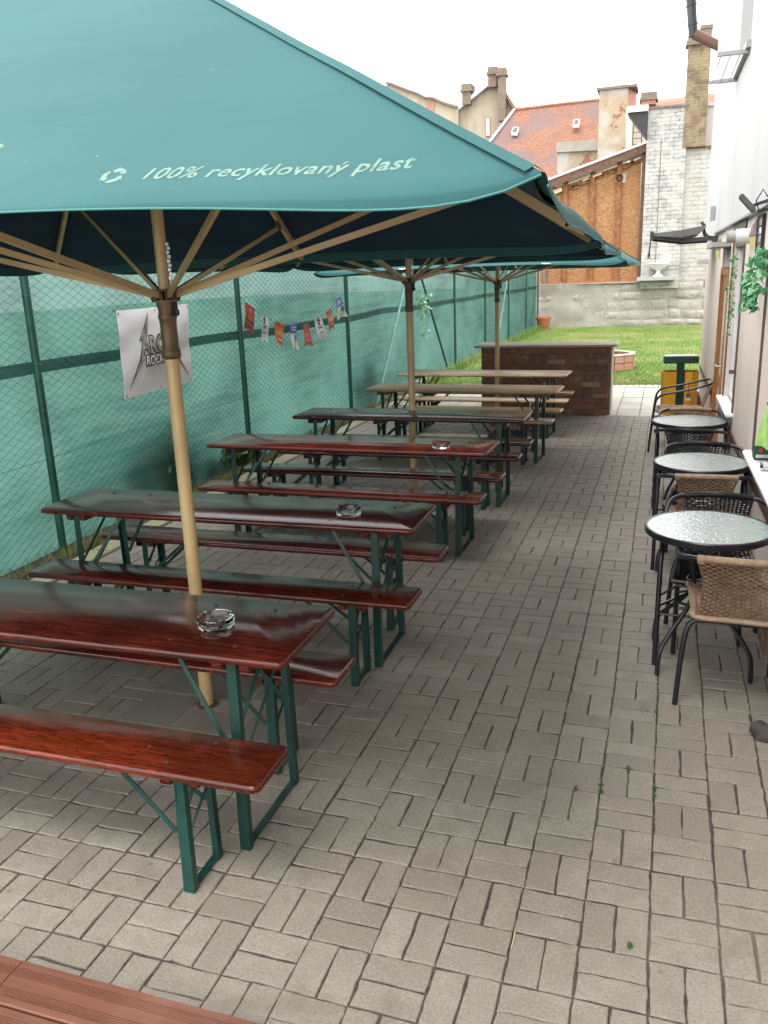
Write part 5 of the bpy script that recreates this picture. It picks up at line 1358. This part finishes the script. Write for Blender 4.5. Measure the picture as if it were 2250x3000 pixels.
# smooth cement smear on the left half
b = MB(); 
for i in range(41):
    for j in range(15):
        u, v = i/40, j/14; x = .05+2.9*u; zz = .0+zcap*1.0*v
        k = noise.noise(Vector((x*1.3, zz*1.5, 7)))+(.55-u*.9)
        b.v.append((x, .02-.045*max(-.6, min(1, k*2.2))-.01*noise.noise(Vector((x*6, zz*6, 1))), zz))
for i in range(40):
    for j in range(14): a = i*15+j; b.f.append((a, a+15, a+16, a+1))
b.m = [0]*len(b.f); o = b.build('cement_smear', M['stone_mortar'], bw, fix=False); o.data.polygons.foreach_set('use_smooth', [True]*len(o.data.polygons))
MB().box((.0, -.03, zcap), (3.75, .47, zcap+.05)).build('coping', M['stone_mortar'], bw, bevel=.01)
b = MB(); rn = random.Random(8)
for k in range(60):
    x = .3+3.2*rn.random()**.7; s = .02+.05*rn.random(); b.cbox((x, .05+.2*rn.random(), zcap+.05+s*.4), (s*2, s*1.5, s))
b.build('rubble', M['terracotta'], bw, bevel=.006)

def P(px, py, Y): return at(px, py, Y)
def wallpoly(name, pts, Y, depth, mat, parent):
    """vertical wall polygon at distance Y, extruded away from the viewer"""
    return MB().prism([P(x, y, Y) for x, y in pts], (0, depth, 0)).build(name, mat, parent)
def root(name, label, cat, Y, px, py, group=None):
    p = P(px, py, Y); e = empty(name, label, cat, (0, 0, 0), 0, group); return e

# timber shed with OSB wall and lean-to roof
sh = root('timber_shed', 'timber shed with orange strand board wall and sloping metal roof above the boundary wall', 'shed', 28.9, 1280, 500)
YS = 28.85
wallpoly('board_wall', [(1165, 616), (1378, 613), (1385, 340), (1170, 420)], YS, .06, M['osb'], sh)
def post(x0, x1, yt, yb, Y, mat, d=.12): 
    a, c = P(x0, yb, Y), P(x1, yb, Y); zt = P((x0+x1)/2, yt, Y).z
    return MB().box((a.x, Y-d, zcap+.03), (c.x, Y-.005, zt)).build('post', mat, sh, bevel=.008)
for (x0, x1, yt, mt) in ((1172, 1181, 404, 'timber_grey'), (1213, 1223, 388, 'rust'), (1269, 1280, 372, 'rust'), (1324, 1335, 350, 'rust')): post(x0, x1, yt, 614, YS, M[mt])
post(1376, 1388, 318, 612, YS-.05, M['timber_brown'], .16)
p0, p1 = P(1178, 392, YS-.35), P(1397, 309, YS-.35)
d = (p1-p0)
roofp = MB().prism([p0, p1, p1+Vector((0, 3.2, .05)), p0+Vector((0, 3.2, .05))], (0, 0, .06)); roofp.build('metal_roof', M['grey_metal_roof'], sh)
MB().bar(p0+Vector((0, .03, -.14)), p1+Vector((0, .03, -.14)), .05, .22).build('fascia', M['timber_brown'], sh)
MB().bar(p0+Vector((.0, -.01, .03)), p1+Vector((0, -.01, .03)), .05, .07).build('roof_edge', M['steel'], sh)
q0, q1 = P(1185, 425, YS-.02), P(1392, 342, YS-.02)
b = MB(); rn = random.Random(4)
for k in range(26):
    u = (k+.5)/26; c = q0.lerp(q1, u)+Vector((0, -.03, rn.gauss(0, .03))); b.bar(c-Vector((.11, 0, .03)), c+Vector((.11, 0, .045+rn.gauss(0, .02))), .06, .05+.07*rn.random())
b.build('torn_batten', M['rust'], sh)
for (u, l, h) in ((.10, .32, .13), (.40, .22, .05), (.52, .30, .06), (.93, .24, .07)):
    c = q0.lerp(q1, u)+Vector((0, -.08, .06)); dd = (q1-q0).normalized()*l/2; MB().bar(c-dd, c+dd, .05, h).build('foam_scrap', M['foam'], sh)
c = P(1341, 385, YS-.08)
fl = MB().box((c.x-.13, YS-.03, c.z-.15), (c.x+.17, YS-.004, c.z+.16)).build('flue_plate', M['grey_plastic'], sh)
MB().tube([(c.x-.02, YS-.035, c.z+.02), (c.x-.05, YS-.20, c.z+.02)], .10, 20, cap=False).tube([(c.x-.02, YS-.034, c.z+.02), (c.x-.05, YS-.199, c.z+.02)], .088, 20, cap=False).build('flue_pipe', M['dark_pipe'], fl, smooth=True)

# painted brick building with tall yellow chimney
pb = root('painted_brick_building', 'whitewashed old brick building behind the lawn on the right, with a tall yellow chimney', 'building', YW, 1460, 400)
Yb = 28.42
xl, xm = P(1388, 500, Yb).x, P(1472, 500, Yb).x
zt, zs = P(1440, 233, Yb).z, P(1500, 318, Yb).z
MB().box((xl, Yb, zcap-.2), (xm, Yb+1.2, zt)).build('wall', M['white_brick'], pb)
MB().box((xm+.002, Yb+.14, zcap-.2), (xm+5.0, Yb+1.4, zs)).build('lower_wall', M['white_brick2'], pb)
MB().box((xm+.003, Yb+.5, zs-.01), (xm+5.0, Yb+1.8, zt+.02)).build('upper_wall', M['reveal'], pb)
MB().box((xl-.04, Yb-.04, zt+.002), (xm+.0, Yb+1.3, zt+.07)).build('parapet_cap', M['timber_grey'], pb)
MB().box((xm+.0, Yb+.44, zt+.021), (xm+5, Yb+1.9, zt+.09)).build('parapet_cap', M['grey_metal_roof'], pb)
MB().box((xm+.01, Yb+.08, zs-.03), (xm+1.1, Yb+.5, zs+.035)).build('ledge', M['rust'], pb)
MB().box((P(1424, 400, Yb).x-.008, Yb-.012, P(1430, 600, Yb).z), (P(1424, 400, Yb).x+.008, Yb-.001, P(1430, 300, Yb).z)).build('cable', M['timber_brown'], pb)
# chimney shaft, slightly tapering upward as in the photo
cz0, cz1 = P(1500, 317, Yb).z, P(1505, 97, Yb).z
a0, a1 = P(1473, 317, Yb).x, P(1523, 317, Yb).x
chm = MB(); P0 = [(a0+.02, Yb-.02), (a1, Yb-.02), (a1, Yb+.42), (a0+.02, Yb+.42)]
chm.add([(x, y, cz0) for x, y in P0]+[(x, y, cz1) for x, y in P0], [(3,2,1,0),(4,5,6,7),(0,1,5,4),(1,2,6,5),(2,3,7,6),(3,0,4,7)])
chs = chm.build('chimney', M['yellow_brick'], pb)
hd = MB().box((a0-.05, Yb-.09, cz1), (a1+.04, Yb+.50, cz1+.13)).box((a0-.0, Yb-.05, cz1+.13), (a1+.0, Yb+.45, cz1+.42)).box((a0+.35, Yb-.07, cz1+.421), (a1+.02, Yb+.44, cz1+.53)).box((a0+.02, Yb-.02, cz1+.421), (a0+.28, Yb+.40, cz1+.47)); hd.build('chimney_head', M['dark_brick'], chs)
t = root('garden_urn', 'white footed bowl on a grey shelf against the whitewashed wall', 'urn', 28, 1420, 590)
c = P(1421, 599, 28.15); t.location = (c.x, 28.15, c.z+.03)
MB().lathe([(.17, 0), (.17, .03), (.11, .05), (.07, .10), (.05, .17), (.08, .20), (.20, .25), (.29, .33), (.33, .40), (.35, .41), (.34, .43), (.25, .42)], (0,0,0), 30).build('bowl', M['white_paint'], t, smooth=True)
tag(MB().box((P(1376, 600, 28.3).x, 27.95, c.z-.10), (P(1457, 600, 28.3).x, 28.41, c.z+.028)).build('shelf', M['grey_plastic'], bevel=.01), 'grey stone shelf projecting from the wall under the white bowl', 'shelf')
# white fronted lean-to roof between shed and brick building
lt = root('roof_canopy', 'small flat canopy with white front and dark underside above the shed roof', 'canopy', 28.2, 1375, 240)
a, c = P(1354, 240, 28.0), P(1400, 240, 28.0); zf = P(1376, 241, 28.0).z; zf2 = P(1376, 228, 28.0).z
MB().box((a.x, 28.0, zf), (c.x, 28.06, zf2)).build('front_board', M['white_paint'], lt)
MB().box((a.x, 28.061, zf2-.04), (c.x, 29.6, zf2)).build('deck_sheet', M['grey_metal_roof'], lt)
MB().prism([(a.x+.02, 28.10, zf+.0), (c.x, 28.10, zf+.0), (c.x, 28.10, P(1398, 300, 28.1).z)], (0, .9, 0)).build('boarded_soffit', M['black_plastic'], lt)
# cream wall and ladder behind
cw = root('cream_house', 'narrow cream wall of a house seen between the chimney stack and the canopy', 'house', 31, 1380, 280)
wallpoly('wall', [(1352, 345), (1405, 345), (1405, 236), (1352, 236)], 31.2, .4, M['cream'], cw)
t = root('ladder', 'thin dark wall ladder on the cream wall behind the shed roof', 'ladder', 31, 1378, 280)
for px in (1367, 1386): MB().box((P(px, 300, 31.1).x-.02, 31.05, P(px, 320, 31.1).z), (P(px, 300, 31.1).x+.02, 31.09, P(px, 245, 31.1).z)).build('rail', M['timber_brown'], t)
for k in range(6):
    z = P(1376, 312-k*13, 31.1).z; MB().box((P(1367, 300, 31.1).x+.021, 31.055, z-.012), (P(1386, 300, 31.1).x-.021, 31.085, z+.012)).build('rung', M['timber_brown'], t)
# rendered chimney stack with bare brick patches
cs = root('chimney_stack', 'broad old chimney stack with crumbling render and bare brick patch', 'chimney', 33, 1325, 260)
Yc = 33
x0, x1, x2 = P(1292, 300, Yc).x, P(1353, 300, Yc).x, P(1372, 300, Yc).x
z0, z1 = P(1320, 380, Yc).z, P(1330, 192, Yc).z
MB().box((x0, Yc, z0), (x1, Yc+1.3, z1)).build('stack_body', M['patchy_render'], cs)
MB().add([(x1+.001, Yc+.05, z0+2.0), (x2-.06, Yc+1.1, z0+2.0), (x2-.06, Yc+1.1, z1-.02), (x1+.001, Yc+.05, z1-.02)], [(0,1,2,3)]).build('brick_side', M['red_brick'], cs, fix=False)
MB().box((x0-.10, Yc-.10, z1), (x2+.0, Yc+1.4, z1+.09)).build('capping', M['dark_brick'], cs)
c = P(1338, 186, Yc); fl = MB().tube([(c.x, Yc+.5, z1+.09), (c.x, Yc+.5, z1+.55)], .09, 14).build('flue', M['steel'], cs, smooth=True)
MB().tube([(c.x, Yc+.5, z1+.55), (c.x, Yc+.5, P(1338, 138, Yc).z)], .065, 12).tube([(c.x-.06, Yc+.5, z1+1.0), (c.x-.06, Yc+.5, z1+.75)], .03, 8).build('flue_cowl', M['grey_metal_roof'], fl, smooth=True)

# orange tiled house
th_ = root('tiled_house', 'house with a large patched orange and purple tile roof', 'house', 40, 1200, 280)
A, B2 = P(1112, 240, 43), P(1320, 215, 43); C2_, D_ = P(1320, 408, 37.5), P(1000, 388, 37.5)
# left verge continues the line (1112,240)-(1052,318)
n_ = (B2-A).cross(D_-A).normalized()
rf = MB().prism([A, B2, C2_, D_], n_*(-.15 if n_.z > 0 else .15)).build('roof', M['tiles'], th_)
def onroof(px, py):
    d = ray(px, py); t = (A-CAM).dot(n_)/d.dot(n_); return CAM+d*t
b = MB(); NN = 34
for k in range(NN):
    p = A.lerp(B2, k/NN); q = A.lerp(B2, (k+.9)/NN); b.tube([p+Vector((0, .05, .04)), q+Vector((0, .05, .06))], .10, 8)
b.build('ridge_tile', M['tiles2'], rf, smooth=True)
MB().tube([A+Vector((-.02, -.05, .06)), D_+Vector((-.02, -.05, .06))], .07, 6).build('verge', M['grey_metal_roof'], rf)
nn = n_ if n_.z > 0 else -n_
for (px, py) in ((1112, 287), (1244, 270)):
    a, c, e, g_ = onroof(px-7, py+6), onroof(px+6, py+6), onroof(px+9, py-7), onroof(px-3, py-7)
    f_r = MB().prism([a, c, e, g_], nn*.12).build('skylight', M['white_paint'], rf)
    m_ = (a+c+e+g_)/4; MB().prism([m_+(v-m_)*.72+nn*.125 for v in (a, c, e, g_)], nn*.01).build('skylight_glass', M['dark_pipe'], f_r)
MB().box((D_.x, 37.7, D_.z-8), (C2_.x+1, 48, D_.z-.2)).build('wall', M['beige_render'], th_)
pw = wallpoly('parapet_wall', [(1203, 375), (1300, 375), (1300, 307), (1203, 310)], 35.5, .6, M['patchy_render'], th_)
wallpoly('parapet_band', [(1202, 329), (1300, 324), (1300, 301), (1202, 307)], 35.4, .09, M['stone_mortar'], pw)
# beige gabled house
gh = root('gabled_house', 'tall stained beige gabled house with snowy pale slate roof behind the parasol ridge', 'house', 46, 1000, 240)
Yg = 46
# long low parapet wall on the left with ragged top
wallpoly('parapet_wall', [(836, 400), (836, 181), (848, 184), (880, 196), (908, 206), (920, 213), (940, 216), (962, 226), (990, 233), (990, 400)], Yg-.3, .5, M['beige_render'], gh)
wallpoly('gable_wall', [(990, 400), (990, 235), (1020, 215), (1050, 188), (1070, 172), (1093, 200), (1112, 236), (1112, 400)], Yg, 9, M['beige_render'], gh)
wallpoly('brick_end', [(829, 400), (829, 190), (835.5, 184), (835.5, 400)], Yg-.32, .5, M['red_brick'], gh)
b = MB()
PTS = [(836, 180), (848, 183), (880, 195), (908, 205), (920, 212), (940, 215), (962, 225), (990, 233)]
for q0_, q1_ in zip(PTS[:-1], PTS[1:]): b.bar(P(*q0_, Yg-.1), P(*q1_, Yg-.1), .7, .10)
b.build('coping', M['dark_brick'], gh)
wallpoly('bare_brick', [(921, 222), (933, 218), (940, 222), (936, 245), (926, 240)], Yg-.33, .02, M['red_brick'], gh)
a = P(990, 234, Yg-.1); c = P(1070, 170, Yg-.1)
e = P(1040, 166, Yg+7); g_ = P(905, 199, Yg+7)
rf2 = MB().prism([a, c, e, g_], (0, 0, .15)).build('roof', M['slate'], gh)
MB().bar(P(990, 235, Yg-.15), P(1069, 171, Yg-.15), .3, .18).build('verge', M['grey_metal_roof'], rf2)
MB().bar(P(1072, 172, Yg-.15), P(1113, 237, Yg-.15), .3, .12).build('verge', M['dark_brick'], gh)
def chim(x0, x1, yt, yb, Y, mat, par, d=1.0):
    a, c = P(x0, (yt+yb)/2, Y), P(x1, (yt+yb)/2, Y); z0, z1 = P(x0, yb, Y).z, P(x0, yt, Y).z
    s = MB().box((a.x, Y-.2, z0), (c.x, Y+d, z1)).build('chimney', M[mat], par)
    MB().box((a.x-.09, Y-.29, z1-.32), (c.x+.09, Y+d+.09, z1-.20)).box((a.x-.04, Y-.24, z1-.199), (c.x+.04, Y+d+.04, z1+.05)).build('chimney_head', M['dark_brick'], s)
    return s
chim(1000, 1018, 186, 228, Yg-.15, 'dark_brick', gh)
chim(1056, 1074, 149, 190, Yg-.2, 'dark_brick', gh)
chim(1077, 1092, 151, 262, Yg-.5, 'dark_brick', gh, .4)
wn = wallpoly('window', [(1050, 293), (1057, 293), (1057, 256), (1050, 256)], Yg-.06, .05, M['white_plastic'], gh)
wallpoly('window_surround', [(1048, 296), (1059, 296), (1059, 253), (1048, 253)], Yg-.03, .025, M['red_brick'], wn)
dm = wallpoly('dormer', [(990, 330), (1013, 284), (1018, 300), (1024, 330)], 42, 1.5, M['timber_brown'], gh)
t = root('roof_aerial', 'thin television aerial on the far left parapet', 'aerial', 46, 848, 170)
p = P(848, 183, Yg); b = MB().bar(p, p+Vector((0, 0, .85)), .04, .04)
for k in range(3): b.bar(p+Vector((-.3, 0, .5+.16*k)), p+Vector((.3, 0, .5+.16*k)), .025, .025)
b.build('mast', M['grey_plastic'], t)
# far red roof at right
fr = root('red_roofed_house', 'far house with a bright orange-red tile roof just above the white brick building', 'house', 50, 1470, 210)
MB().prism([P(1380, 232, 47), P(1620, 232, 47), P(1620, 190, 51), P(1380, 221, 51)], (0, 0, -.2)).build('roof', M['tiles2'], fr)
MB().box((P(1380, 250, 48).x, 48, 0), (P(1620, 250, 48).x, 56, P(1380, 240, 48).z)).build('wall', M['beige_render'], fr)
ck = chim(1386, 1417, 204, 228, 46.5, 'red_brick', fr, .8)
t = root('satellite_dish', 'small thin satellite dish beside the red chimney', 'satellite dish', 46, 1370, 215)
c = P(1371, 215, 44); MB().tube([c+Vector((.14*math.cos(R(a)), 0, .32*math.sin(R(a)))) for a in range(0, 360, 20)], .018, 5, closed=True).bar(c+Vector((0, 0, -.32)), c+Vector((0, 0, -.75)), .03, .03).build('dish_ring', M['timber_brown'], t)
